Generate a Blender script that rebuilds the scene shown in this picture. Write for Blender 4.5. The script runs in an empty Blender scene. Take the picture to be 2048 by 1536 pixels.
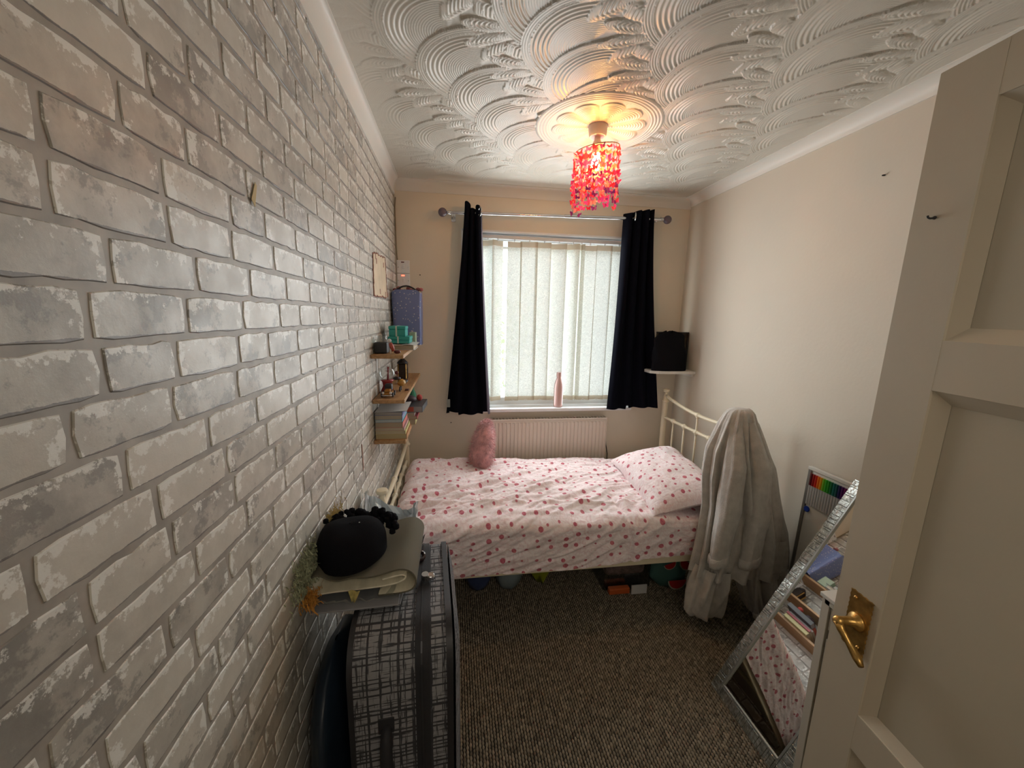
import bpy, bmesh, math, random
import numpy as np
from mathutils import Vector, Matrix
random.seed(7); RNG = np.random.default_rng(7)
PI = math.pi
scn = bpy.context.scene
COL = scn.collection

# ------------------------------------------------------------------ camera, world, light, exposure
cam_d = bpy.data.cameras.new('camera'); cam = bpy.data.objects.new('camera', cam_d); COL.objects.link(cam)
cam_d.sensor_width = 36.0; cam_d.lens = 775.0 / 2048 * 36.0; cam_d.clip_start = 0.01
def cam_rot():
    f = 775.0
    dY = Vector((908 - 1024, -(632 - 768), -f)).normalized()
    n = Vector((1, -0.02, 0)).cross(dY).normalized()
    if n.y < 0: n = -n
    X = dY.cross(n)
    return Matrix((X, dY, n))
cam.matrix_world = Matrix.Translation((0, 0, 1.55)) @ cam_rot().to_4x4()
scn.camera = cam

world = bpy.data.worlds.new('sky'); scn.world = world; world.use_nodes = True
bg = world.node_tree.nodes['Background']; bg.inputs[0].default_value = (0.86, 0.95, 1.0, 1); bg.inputs[1].default_value = 4.2
scn.view_settings.view_transform = 'Standard'; scn.view_settings.look = 'None'
scn.view_settings.gamma = 1.0; scn.view_settings.use_curve_mapping = False
scn.view_settings.exposure = 0.1
scn.cycles.max_bounces = 10; scn.cycles.diffuse_bounces = 6; scn.cycles.glossy_bounces = 4
scn.cycles.transmission_bounces = 8; scn.cycles.transparent_max_bounces = 12
scn.cycles.sample_clamp_indirect = 6.0
scn.cycles.use_denoising = True
def area(name, loc, rot, sx, sy, power, colr, portal=False):
    d = bpy.data.lights.new(name, 'AREA'); d.shape = 'RECTANGLE'; d.size = sx; d.size_y = sy
    d.energy = power; d.color = colr; o = bpy.data.objects.new(name, d); COL.objects.link(o)
    o.location = loc; o.rotation_euler = rot
    if portal: d.cycles.is_portal = True
    return o
area('window_portal', (0.68, 3.02, 1.5), (-PI / 2, 0, 0), 1.3, 1.32, 1.0, (1, 1, 1), portal=True)
area('window_fill', (0.68, 2.775, 1.5), (-PI / 2, 0, 0), 1.2, 1.2, 21.0, (0.96, 0.99, 1.0))  # added fill on the room side of the blind, stands in for daylight
area('hall_fill', (0.40, -0.95, 2.15), (math.radians(62), 0, 0), 0.7, 0.5, 7.0, (1.0, 0.90, 0.76))  # unseen fill added behind the camera to brighten surfaces facing it

# ------------------------------------------------------------------ materials
def mat(name): 
    m = bpy.data.materials.new(name); m.use_nodes = True
    return m, m.node_tree, m.node_tree.nodes['Principled BSDF']
def simple(name, c, rough=0.6, metal=0.0, spec=0.5, bump=0.0, bscale=200, vary=0.0, vscale=8, sheen=0.0, emit=None, coat=0.0):
    m, t, b = mat(name)
    b.inputs['Base Color'].default_value = (*c, 1); b.inputs['Roughness'].default_value = rough
    b.inputs['Metallic'].default_value = metal; b.inputs['Specular IOR Level'].default_value = spec
    if sheen: b.inputs['Sheen Weight'].default_value = sheen
    if coat: b.inputs['Coat Weight'].default_value = coat
    if emit: b.inputs['Emission Color'].default_value = (*emit[0], 1); b.inputs['Emission Strength'].default_value = emit[1]
    tc = t.nodes.new('ShaderNodeTexCoord')
    if vary:
        n = t.nodes.new('ShaderNodeTexNoise'); n.inputs['Scale'].default_value = vscale; n.inputs['Detail'].default_value = 5
        t.links.new(tc.outputs['Object'], n.inputs['Vector'])
        r = t.nodes.new('ShaderNodeValToRGB'); r.color_ramp.elements[0].position = .3; r.color_ramp.elements[1].position = .7
        r.color_ramp.elements[0].color = (*[max(0, x * (1 - vary)) for x in c], 1)
        r.color_ramp.elements[1].color = (*[min(1, x * (1 + vary)) for x in c], 1)
        t.links.new(n.outputs['Fac'], r.inputs[0]); t.links.new(r.outputs[0], b.inputs['Base Color'])
    if bump:
        n = t.nodes.new('ShaderNodeTexNoise'); n.inputs['Scale'].default_value = bscale; n.inputs['Detail'].default_value = 4
        t.links.new(tc.outputs['Object'], n.inputs['Vector'])
        bp = t.nodes.new('ShaderNodeBump'); bp.inputs['Strength'].default_value = bump; bp.inputs['Distance'].default_value = 0.002
        t.links.new(n.outputs['Fac'], bp.inputs['Height']); t.links.new(bp.outputs[0], b.inputs['Normal'])
    return m
def N(t, kind, **kw):
    n = t.nodes.new(kind)
    for k, v in kw.items():
        if k.startswith('i_'):
            key = k[2:]
            n.inputs[int(key) if key.isdigit() else key.replace('_', ' ')].default_value = v
        else: setattr(n, k, v)
    return n
def math_(t, op, a, b=None, clamp=False):
    n = t.nodes.new('ShaderNodeMath'); n.operation = op; n.use_clamp = clamp
    for i, v in enumerate((a, b)):
        if v is None: continue
        if isinstance(v, (int, float)): n.inputs[i].default_value = v
        else: t.links.new(v, n.inputs[i])
    return n.outputs[0]
def mixc(t, fac, a, b, mode='MIX'):
    n = t.nodes.new('ShaderNodeMix'); n.data_type = 'RGBA'; n.blend_type = mode
    for sock, v in ((n.inputs[0], fac), (n.inputs[6], a), (n.inputs[7], b)):
        if isinstance(v, (int, float)): sock.default_value = v
        elif isinstance(v, tuple): sock.default_value = (*v, 1) if len(v) == 3 else v
        else: t.links.new(v, sock)
    return n.outputs[2]
def ramp(t, x, p0, p1, c0=(0, 0, 0), c1=(1, 1, 1)):
    r = t.nodes.new('ShaderNodeValToRGB'); e = r.color_ramp.elements
    e[0].position = p0; e[1].position = p1; e[0].color = (*c0, 1); e[1].color = (*c1, 1)
    t.links.new(x, r.inputs[0]); return r.outputs[0]

M = {}
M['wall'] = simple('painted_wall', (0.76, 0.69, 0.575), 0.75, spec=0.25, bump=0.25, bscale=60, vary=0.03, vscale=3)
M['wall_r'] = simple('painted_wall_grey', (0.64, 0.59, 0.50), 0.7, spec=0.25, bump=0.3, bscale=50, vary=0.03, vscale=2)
M['ceil'] = simple('ceiling_paint', (0.60, 0.57, 0.50), 0.38, spec=0.5)
M['coving'] = simple('coving_paint', (0.74, 0.72, 0.67), 0.5)
M['mortar'] = simple('printed_mortar', (0.37, 0.34, 0.30), 0.5, vary=0.22, vscale=22)
M['dark'] = simple('dark_recess', (0.01, 0.01, 0.01), 0.9)
M['upvc'] = simple('white_upvc', (0.82, 0.83, 0.84), 0.35)
M['gloss_white'] = simple('white_gloss_paint', (0.72, 0.70, 0.65), 0.4, bump=0.06, bscale=90)
M['door'] = simple('door_paint', (0.50, 0.44, 0.34), 0.45, bump=0.12, bscale=70, vary=0.03, vscale=6)
M['door_panel'] = simple('door_panel_paint', (0.47, 0.42, 0.32), 0.5, bump=0.15, bscale=60, vary=0.04, vscale=5)
M['cupboard'] = simple('cupboard_paint', (0.60, 0.56, 0.48), 0.45, bump=0.05)
M['brass'] = simple('aged_brass', (0.50, 0.30, 0.09), 0.32, metal=0.85, vary=0.35, vscale=40, bump=0.3, bscale=120)
M['chrome'] = simple('chrome', (0.62, 0.62, 0.64), 0.18, metal=1.0)
M['ball'] = simple('purple_grey_glass_ball', (0.12, 0.09, 0.12), 0.15, coat=0.5)
M['radiator'] = simple('radiator_enamel', (0.68, 0.61, 0.53), 0.4)
M['bedmetal'] = simple('cream_metal', (0.72, 0.64, 0.47), 0.35)
M['curtain'] = simple('navy_blackout_cloth', (0.0035, 0.004, 0.008), 0.9, spec=0.06, sheen=0.0, bump=0.2, bscale=600)
M['lining'] = simple('curtain_lining', (0.08, 0.07, 0.09), 0.9, spec=0.2)
M['eyelet'] = simple('eyelet_steel', (0.6, 0.6, 0.58), 0.25, metal=1.0)
M['tag'] = simple('care_tag', (0.25, 0.27, 0.25), 0.8)
M['robe'] = simple('grey_fleece', (0.53, 0.505, 0.47), 1.0, spec=0.1, sheen=0.35, bump=0.9, bscale=260, vary=0.12, vscale=30)
M['oak'] = simple('oak_board', (0.36, 0.20, 0.085), 0.5, vary=0.25, vscale=6)
M['pink_fur'] = simple('pink_fur', (0.60, 0.33, 0.33), 0.9, vary=0.35, vscale=25, sheen=0.5)
M['pinkb'] = simple('pale_pink_lacquer', (0.62, 0.40, 0.37), 0.35)
M['silver'] = simple('silver_foil', (0.72, 0.76, 0.78), 0.35, metal=0.5)
M['black'] = simple('black_cloth', (0.006, 0.006, 0.008), 0.95, spec=0.1, bump=0.6, bscale=400)
M['black_sheen'] = simple('black_satin', (0.018, 0.017, 0.02), 0.5)
M['webbing'] = simple('black_webbing', (0.015, 0.015, 0.018), 0.7, bump=0.4, bscale=500)
M['paper'] = simple('white_paper', (0.55, 0.55, 0.55), 0.7)
M['clear'] = simple('clear_plastic_dark', (0.10, 0.13, 0.18), 0.15, coat=0.4)
M['mirror'] = simple('mirror_glass', (0.80, 0.82, 0.80), 0.015, metal=1.0)
M['tile'] = simple('crackle_mirror_tile', (0.55, 0.58, 0.55), 0.22, metal=0.9, bump=1.0, bscale=90, vary=0.35, vscale=60)
M['mframe'] = simple('mirror_edge', (0.5, 0.52, 0.5), 0.3, metal=0.9)
M['redled'] = simple('red_neon', (0.5, 0.02, 0.01), 0.4, emit=((1, .08, .04), 6))
M['dullred'] = simple('red_neon_off', (0.12, 0.01, 0.01), 0.4)
M['patch'] = simple('bare_plaster', (0.62, 0.52, 0.38), 0.8, vary=0.12, vscale=14, bump=0.4)
M['torn'] = simple('torn_paper_edge', (0.32, 0.16, 0.12), 0.9, vary=0.4, vscale=60)
M['teal'] = simple('turquoise_card', (0.02, 0.30, 0.27), 0.45)
M['ribbon'] = simple('grey_ribbon', (0.45, 0.55, 0.50), 0.5)
M['string'] = simple('nylon_string', (0.75, 0.6, 0.45), 0.3)
M['ring'] = simple('shade_ring', (0.55, 0.38, 0.2), 0.4, metal=0.5)
M['holder'] = simple('lampholder_white', (0.80, 0.74, 0.64), 0.4)

def glass_mat(name, c=(1, 1, 1), gl=0.08, tr=0.0):
    m, t, b = mat(name); out = t.nodes['Material Output']
    a = N(t, 'ShaderNodeBsdfTransparent'); a.inputs[0].default_value = (*c, 1)
    g = N(t, 'ShaderNodeBsdfGlossy'); g.inputs['Roughness'].default_value = 0.03
    mx = N(t, 'ShaderNodeMixShader'); mx.inputs[0].default_value = gl
    t.links.new(a.outputs[0], mx.inputs[1]); t.links.new(g.outputs[0], mx.inputs[2]); t.links.new(mx.outputs[0], out.inputs[0])
    return m
M['pane'] = glass_mat('window_glass')
M['clearglass'] = glass_mat('clear_glass', (0.92, 0.94, 0.94), 0.15)
M['film'] = glass_mat('clear_film', (0.85, 0.88, 0.9), 0.2)

def translucent(name, c, tl=0.5, transp=0.0, pattern=False, rough=0.7):
    m, t, b = mat(name); out = t.nodes['Material Output']
    col = None
    if pattern:
        tc = N(t, 'ShaderNodeTexCoord')
        mp = N(t, 'ShaderNodeMapping'); mp.inputs['Scale'].default_value = (60, 60, 90); t.links.new(tc.outputs['Object'], mp.inputs[0])
        n = N(t, 'ShaderNodeTexNoise'); n.inputs['Scale'].default_value = 1.0; n.inputs['Detail'].default_value = 6; n.inputs['Distortion'].default_value = 2.5
        t.links.new(mp.outputs[0], n.inputs['Vector'])
        col = ramp(t, n.outputs['Fac'], .35, .65, tuple(x * .80 for x in c), tuple(min(1, x * 1.12) for x in c))
    d = N(t, 'ShaderNodeBsdfDiffuse'); tr = N(t, 'ShaderNodeBsdfTranslucent'); tp = N(t, 'ShaderNodeBsdfTransparent')
    for x in (d, tr):
        if col is not None: t.links.new(col, x.inputs[0])
        else: x.inputs[0].default_value = (*c, 1)
    m1 = N(t, 'ShaderNodeMixShader'); m1.inputs[0].default_value = tl
    t.links.new(d.outputs[0], m1.inputs[1]); t.links.new(tr.outputs[0], m1.inputs[2])
    m2 = N(t, 'ShaderNodeMixShader'); m2.inputs[0].default_value = transp
    t.links.new(m1.outputs[0], m2.inputs[1]); t.links.new(tp.outputs[0], m2.inputs[2]); t.links.new(m2.outputs[0], out.inputs[0])
    return m
M['slat'] = translucent('blind_fabric', (0.78, 0.79, 0.72), 0.22, 0.035, pattern=True)
M['hem'] = translucent('blind_hem', (0.60, 0.52, 0.40), 0.16, 0.0)
M['bf_red'] = translucent('butterfly_red', (0.85, 0.03, 0.06), 0.5)
M['bf_pink'] = translucent('butterfly_pink', (0.85, 0.06, 0.22), 0.5)
M['bf_purple'] = translucent('butterfly_purple', (0.22, 0.03, 0.16), 0.4)
M['bf_coral'] = translucent('butterfly_coral', (0.95, 0.22, 0.16), 0.55)
m, t, b = mat('glowing_bulb'); b.inputs['Base Color'].default_value = (1, .8, .5, 1)
b.inputs['Emission Color'].default_value = (1.0, 0.47, 0.11, 1); b.inputs['Emission Strength'].default_value = 290.0; M['bulb'] = m

def brick_mat():
    m, t, b = mat('printed_whitewashed_brick')
    at = N(t, 'ShaderNodeAttribute', attribute_name='tone'); sd = N(t, 'ShaderNodeAttribute', attribute_name='seed')
    tc = N(t, 'ShaderNodeTexCoord'); uv = N(t, 'ShaderNodeUVMap')
    off = N(t, 'ShaderNodeVectorMath', operation='SCALE'); t.links.new(sd.outputs['Vector'], off.inputs[0]); off.inputs['Scale'].default_value = 31.0
    add = N(t, 'ShaderNodeVectorMath', operation='ADD'); t.links.new(tc.outputs['Object'], add.inputs[0]); t.links.new(off.outputs[0], add.inputs[1])
    P = add.outputs[0]
    n1 = N(t, 'ShaderNodeTexNoise'); n1.inputs['Scale'].default_value = 16; n1.inputs['Detail'].default_value = 7; n1.inputs['Roughness'].default_value = .62; t.links.new(P, n1.inputs['Vector'])
    n2 = N(t, 'ShaderNodeTexNoise'); n2.inputs['Scale'].default_value = 46; n2.inputs['Detail'].default_value = 10; n2.inputs['Roughness'].default_value = .7; t.links.new(P, n2.inputs['Vector'])
    n3 = N(t, 'ShaderNodeTexNoise'); n3.inputs['Scale'].default_value = 9; n3.inputs['Detail'].default_value = 6; n3.inputs['Roughness'].default_value = .75; t.links.new(P, n3.inputs['Vector'])
    base = ramp(t, at.outputs['Fac'], 0.0, 1.0, (0.33, 0.315, 0.285), (0.60, 0.57, 0.505))
    base = mixc(t, ramp(t, n1.outputs['Fac'], .38, .62), base, mixc(t, 0.5, base, (0.72, 0.69, 0.62)))
    dark = ramp(t, math_(t, 'SUBTRACT', n3.outputs['Fac'], math_(t, 'MULTIPLY', at.outputs['Fac'], 0.10)), .50, .545)
    base = mixc(t, math_(t, 'MULTIPLY', dark, 0.62), base, (0.22, 0.212, 0.20))
    # flaked white along the upper and side edges
    sep = N(t, 'ShaderNodeSeparateXYZ'); t.links.new(uv.outputs[0], sep.inputs[0])
    eu = math_(t, 'MULTIPLY', math_(t, 'MINIMUM', sep.outputs[0], math_(t, 'SUBTRACT', 1.0, sep.outputs[0])), 2.4)
    ev = math_(t, 'SUBTRACT', 1.0, sep.outputs[1])
    e = math_(t, 'MINIMUM', eu, ev)
    fl = math_(t, 'SUBTRACT', math_(t, 'ADD', n2.outputs['Fac'], math_(t, 'MULTIPLY', at.outputs['Fac'], 0.05)), math_(t, 'MULTIPLY', e, 0.42))
    white = ramp(t, fl, .475, .51)
    base = mixc(t, math_(t, 'MULTIPLY', white, 0.85), base, (0.86, 0.86, 0.82))
    # shadow edge painted dark along the brick's bottom, part of the print
    lo = math_(t, 'LESS_THAN', math_(t, 'ADD', sep.outputs[1], math_(t, 'MULTIPLY', n2.outputs['Fac'], 0.12)), 0.115)
    base = mixc(t, math_(t, 'MULTIPLY', lo, 0.75), base, (0.12, 0.105, 0.105))
    t.links.new(base, b.inputs['Base Color'])
    b.inputs['Roughness'].default_value = 0.42
    t.links.new(ramp(t, n1.outputs['Fac'], .3, .7, (.46, .46, .46), (.30, .30, .30)), b.inputs['Roughness'])
    bp = N(t, 'ShaderNodeBump'); bp.inputs['Strength'].default_value = 0.35; bp.inputs['Distance'].default_value = 0.0015
    t.links.new(n2.outputs['Fac'], bp.inputs['Height']); t.links.new(bp.outputs[0], b.inputs['Normal'])
    return m
M['brick'] = brick_mat()

def dotted_mat(name, s=16.0):
    m, t, b = mat(name)
    uv = N(t, 'ShaderNodeUVMap')
    v = N(t, 'ShaderNodeTexVoronoi', voronoi_dimensions='2D'); v.inputs['Scale'].default_value = s; v.inputs['Randomness'].default_value = 0.62
    t.links.new(uv.outputs[0], v.inputs['Vector'])
    sc = N(t, 'ShaderNodeSeparateColor'); t.links.new(v.outputs['Color'], sc.inputs[0])
    rad = math_(t, 'ADD', math_(t, 'MULTIPLY', sc.outputs[0], 0.14), 0.10)
    dot = ramp(t, math_(t, 'SUBTRACT', rad, v.outputs['Distance']), 0.0, 0.03)
    n = N(t, 'ShaderNodeTexNoise'); n.inputs['Scale'].default_value = 24; n.inputs['Detail'].default_value = 5; n.inputs['Distortion'].default_value = 3.5
    t.links.new(uv.outputs[0], n.inputs['Vector'])
    n2 = N(t, 'ShaderNodeTexNoise'); n2.inputs['Scale'].default_value = 7; n2.inputs['Detail'].default_value = 3; t.links.new(uv.outputs[0], n2.inputs['Vector'])
    base = mixc(t, ramp(t, n.outputs['Fac'], .42, .66), (0.86, 0.77, 0.78), (0.74, 0.56, 0.58))
    base = mixc(t, math_(t, 'MULTIPLY', ramp(t, n2.outputs['Fac'], .45, .65), 0.45), base, (0.68, 0.63, 0.62))
    dc = mixc(t, ramp(t, n.outputs['Fac'], .4, .6), (0.44, 0.10, 0.15), (0.56, 0.19, 0.22))
    t.links.new(mixc(t, dot, base, dc), b.inputs['Base Color'])
    b.inputs['Roughness'].default_value = 0.85; b.inputs['Specular IOR Level'].default_value = 0.2; b.inputs['Sheen Weight'].default_value = 0.1
    w = N(t, 'ShaderNodeTexNoise'); w.inputs['Scale'].default_value = 26; w.inputs['Detail'].default_value = 6; w.inputs['Distortion'].default_value = 1.2
    mp = N(t, 'ShaderNodeMapping'); mp.inputs['Rotation'].default_value = (0, 0, 0.5); mp.inputs['Scale'].default_value = (.45, 1.2, 1)
    t.links.new(uv.outputs[0], mp.inputs[0]); t.links.new(mp.outputs[0], w.inputs['Vector'])
    bp = N(t, 'ShaderNodeBump'); bp.inputs['Strength'].default_value = 0.5; bp.inputs['Distance'].default_value = 0.006
    t.links.new(w.outputs['Fac'], bp.inputs['Height']); t.links.new(bp.outputs[0], b.inputs['Normal'])
    return m
M['dotted'] = dotted_mat('pink_dotted_cotton')

def plaid_mat():
    m, t, b = mat('black_white_plaid_weave')
    uv = N(t, 'ShaderNodeUVMap'); sep = N(t, 'ShaderNodeSeparateXYZ'); t.links.new(uv.outputs[0], sep.inputs[0])
    res = None
    for ax, o in ((0, 3.7), (1, 9.1)):
        nn = N(t, 'ShaderNodeTexNoise', noise_dimensions='1D'); nn.inputs['Scale'].default_value = 95; nn.inputs['Detail'].default_value = 4
        t.links.new(math_(t, 'ADD', sep.outputs[ax], o), nn.inputs['W'])
        # thread breaks along the other axis
        mp = N(t, 'ShaderNodeMapping'); mp.inputs['Scale'].default_value = (260, 22, 1) if ax == 0 else (22, 260, 1)
        t.links.new(uv.outputs[0], mp.inputs[0])
        br = N(t, 'ShaderNodeTexNoise'); br.inputs['Scale'].default_value = 1.0; br.inputs['Detail'].default_value = 3; t.links.new(mp.outputs[0], br.inputs['Vector'])
        l = ramp(t, math_(t, 'ADD', nn.outputs['Fac'], math_(t, 'MULTIPLY', math_(t, 'SUBTRACT', br.outputs['Fac'], .5), .55)), .53, .575)
        res = l if res is None else math_(t, 'MAXIMUM', res, l)
    base = mixc(t, math_(t, 'MULTIPLY', res, 0.93), (0.23, 0.23, 0.24), (0.015, 0.015, 0.02))
    t.links.new(base, b.inputs['Base Color']); b.inputs['Roughness'].default_value = 0.8
    return m
M['plaid'] = plaid_mat()

def speck_mat(name, c, sc, s=90, thr=0.22):
    m, t, b = mat(name)
    tc = N(t, 'ShaderNodeTexCoord'); v = N(t, 'ShaderNodeTexVoronoi'); v.inputs['Scale'].default_value = s; t.links.new(tc.outputs['Object'], v.inputs['Vector'])
    d = math_(t, 'LESS_THAN', v.outputs['Distance'], thr)
    t.links.new(mixc(t, d, c, sc), b.inputs['Base Color']); b.inputs['Roughness'].default_value = 0.35
    return m
M['bluebag'] = speck_mat('blue_floral_gift_paper', (0.14, 0.18, 0.38), (0.62, 0.58, 0.56), 62, 0.19)
M['polka'] = speck_mat('black_polka_ribbon', (0.02, 0.01, 0.012), (0.8, 0.8, 0.8), 110, 0.25)

def grain_mat(name, c1, c2, scale=(2, 26, 26), rough=0.6):
    m, t, b = mat(name); tc = N(t, 'ShaderNodeTexCoord'); mp = N(t, 'ShaderNodeMapping'); mp.inputs['Scale'].default_value = scale
    t.links.new(tc.outputs['Object'], mp.inputs[0])
    n = N(t, 'ShaderNodeTexNoise'); n.inputs['Scale'].default_value = 1.6; n.inputs['Detail'].default_value = 5; n.inputs['Distortion'].default_value = 1.5; t.links.new(mp.outputs[0], n.inputs['Vector'])
    t.links.new(ramp(t, n.outputs['Fac'], .35, .65, c1, c2), b.inputs['Base Color']); b.inputs['Roughness'].default_value = rough
    return m
M['oak'] = grain_mat('oak_grain', (0.30, 0.16, 0.065), (0.44, 0.26, 0.12), (30, 3, 30), .5)
M['lino'] = grain_mat('grey_wood_print_vinyl', (0.60, 0.56, 0.44), (0.76, 0.71, 0.56), (14, 3, 14), .6)
M['lino_back'] = simple('vinyl_dark_backing', (0.11, 0.10, 0.07), 0.9)

def carpet_mat():
    m, t, b = mat('carpet_loop'); at = N(t, 'ShaderNodeAttribute', attribute_name='tone')
    t.links.new(ramp(t, at.outputs['Fac'], 0, 1, (0.15, 0.125, 0.09), (0.33, 0.28, 0.21)), b.inputs['Base Color'])
    b.inputs['Roughness'].default_value = 0.95; b.inputs['Specular IOR Level'].default_value = 0.15
    return m
M['loop'] = carpet_mat()
M['backing'] = simple('carpet_backing', (0.018, 0.015, 0.012), 1.0)

# ------------------------------------------------------------------ mesh building
class MB:
    def __init__(s): s.v = []; s.f = []; s.uv = {}; s.mi = []
    def add(s, vs, fs, mi=0, uvs=None):
        o = len(s.v); s.v.extend([tuple(v) for v in vs])
        for k, f in enumerate(fs):
            s.f.append(tuple(i + o for i in f)); s.mi.append(mi)
        if uvs is not None:
            for i, u in enumerate(uvs): s.uv[o + i] = u
        return s
    def box(s, x0, x1, y0, y1, z0, z1, bev=0.0, mi=0, M4=None, seg=1):
        bm = bmesh.new(); bmesh.ops.create_cube(bm, size=1)
        for v in bm.verts: v.co = Vector(((x0 + x1) / 2 + v.co.x * (x1 - x0), (y0 + y1) / 2 + v.co.y * (y1 - y0), (z0 + z1) / 2 + v.co.z * (z1 - z0)))
        if bev > 0: bmesh.ops.bevel(bm, geom=bm.edges[:], offset=bev, segments=seg, affect='EDGES', profile=.5)
        if M4 is not None: bmesh.ops.transform(bm, matrix=M4, verts=bm.verts[:])
        bm.verts.index_update()
        s.add([v.co[:] for v in bm.verts], [[v.index for v in f.verts] for f in bm.faces], mi); bm.free(); return s
    def tube(s, pts, r, n=10, mi=0, cap=True, closed=False):
        pts = [Vector(p) for p in pts]; L = len(pts)
        rr = r if isinstance(r, (list, tuple)) else [r] * L
        vs = []; up = None
        for i, p in enumerate(pts):
            if closed: d = pts[(i + 1) % L] - pts[i - 1]
            else: d = pts[min(i + 1, L - 1)] - pts[max(i - 1, 0)]
            d.normalize()
            if up is None:
                up = Vector((0, 0, 1)) if abs(d.z) < .9 else Vector((1, 0, 0))
            a = up - d * up.dot(d)
            if a.length < 1e-6: a = Vector((1, 0, 0)) - d * d.x
            a.normalize(); up = a; bb = d.cross(a)
            for k in range(n):
                th = 2 * PI * k / n; vs.append(p + (a * math.cos(th) + bb * math.sin(th)) * rr[i])
        fs = []
        for i in range(L if closed else L - 1):
            j = (i + 1) % L
            for k in range(n):
                k2 = (k + 1) % n; fs.append((i * n + k, i * n + k2, j * n + k2, j * n + k))
        if cap and not closed: fs.append(tuple(range(n))[::-1]); fs.append(tuple((L - 1) * n + k for k in range(n)))
        return s.add(vs, fs, mi)
    def lathe(s, prof, c=(0, 0, 0), n=24, mi=0, M4=None, squash=None):
        vs = []; L = len(prof)
        for (r, z) in prof:
            for k in range(n):
                th = 2 * PI * k / n; vs.append(Vector((r * math.cos(th), r * math.sin(th), z)))
        fs = [(i * n + k, i * n + (k + 1) % n, (i + 1) * n + (k + 1) % n, (i + 1) * n + k) for i in range(L - 1) for k in range(n)]
        fs.append(tuple(range(n))[::-1]); fs.append(tuple((L - 1) * n + k for k in range(n)))
        if M4 is not None: vs = [M4 @ v for v in vs]
        vs = [v + Vector(c) for v in vs]
        return s.add(vs, fs, mi)
    def sphere(s, c, r, n=12, mi=0, sc=(1, 1, 1)):
        m_ = n // 2; vs = []; 
        for i in range(m_ + 1):
            ph = PI * i / m_
            for k in range(n):
                th = 2 * PI * k / n
                q = max(math.sin(ph), 0.02)
                vs.append((c[0] + r * sc[0] * q * math.cos(th), c[1] + r * sc[1] * q * math.sin(th), c[2] - r * sc[2] * math.cos(ph)))
        fs = [(i * n + k, i * n + (k + 1) % n, (i + 1) * n + (k + 1) % n, (i + 1) * n + k) for i in range(m_) for k in range(n)]
        return s.add(vs, fs, mi)
    def grid(s, P, uv=None, mi=0, wrap=False, flip=False):
        P = np.asarray(P); a, b_ = P.shape[:2]
        vs = P.reshape(-1, 3).tolist(); fs = []
        for i in range(a - 1):
            for j in range(b_ if wrap else b_ - 1):
                j2 = (j + 1) % b_
                q = (i * b_ + j, (i + 1) * b_ + j, (i + 1) * b_ + j2, i * b_ + j2)
                fs.append(q[::-1] if flip else q)
        return s.add(vs, fs, mi, None if uv is None else np.asarray(uv).reshape(-1, 2).tolist())
    def prism(s, outline, d, mi=0):  # outline: list of 3d points (planar), extruded by vector d
        n = len(outline); d = Vector(d); o = [Vector(p) for p in outline]
        vs = o + [p + d for p in o]
        fs = [tuple(range(n)), tuple(range(2 * n - 1, n - 1, -1))] + [(i, i + n, (i + 1) % n + n, (i + 1) % n) for i in range(n)]
        return s.add(vs, fs, mi)

def wl(o):
    l = Vector((0, 0, 0))
    while o is not None: l = l + o.location; o = o.parent
    return l
def obj(name, mb, mats, parent=None, smooth=False, origin=None, label=None, kind=None, angle=None, attrs=None, recalc=True):
    me = bpy.data.meshes.new(name)
    org = wl(parent) if parent is not None else (Vector(origin) if origin is not None else None)
    v = np.array(mb.v, dtype=np.float64)
    if org is None:
        lo, hi = v.min(0), v.max(0); org = Vector(((lo[0] + hi[0]) / 2, (lo[1] + hi[1]) / 2, lo[2]))
    v = v - np.array(org)
    me.from_pydata(v.tolist(), [], mb.f)
    for m_ in (mats if isinstance(mats, (list, tuple)) else [mats]): me.materials.append(m_)
    if len(set(mb.mi)) > 1: me.polygons.foreach_set('material_index', mb.mi)
    if mb.uv:
        u = me.uv_layers.new(name='UVMap'); li = np.empty(len(me.loops), dtype=np.int32); me.loops.foreach_get('vertex_index', li)
        arr = np.zeros((len(me.vertices), 2)); 
        for k, w in mb.uv.items(): arr[k] = w
        u.data.foreach_set('uv', arr[li].astype(np.float32).ravel())
    if attrs:
        for k, a in attrs.items():
            if k == 'seed':
                at = me.attributes.new(k, 'FLOAT_VECTOR', 'POINT'); at.data.foreach_set('vector', np.asarray(a, dtype=np.float32).ravel())
            else:
                at = me.attributes.new(k, 'FLOAT', 'POINT'); at.data.foreach_set('value', np.asarray(a, dtype=np.float32).ravel())
    if recalc:
        bm = bmesh.new(); bm.from_mesh(me); bmesh.ops.recalc_face_normals(bm, faces=bm.faces[:]); bm.to_mesh(me); bm.free()
    if smooth:
        me.polygons.foreach_set('use_smooth', [True] * len(me.polygons))
        if angle is not None and hasattr(me, 'set_sharp_from_angle'): me.set_sharp_from_angle(angle=math.radians(angle))
    me.update()
    o = bpy.data.objects.new(name, me); COL.objects.link(o)
    if parent is not None: o.parent = parent
    else: o.location = org
    if label: o['label'] = label
    if kind: o['kind'] = kind
    return o
def tag(o, label, cat, group=None):
    o['label'] = label; o['category'] = cat
    if group: o['group'] = group
    return o
def thing(name, label, cat, loc, group=None):
    o = bpy.data.objects.new(name, None); COL.objects.link(o); o.location = loc; o.empty_display_size = 0.05
    return tag(o, label, cat, group)
def sroot(name, loc=(0, 0, 0)):
    o = bpy.data.objects.new(name, None); COL.objects.link(o); o.location = loc; o['kind'] = 'structure'; return o

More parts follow.
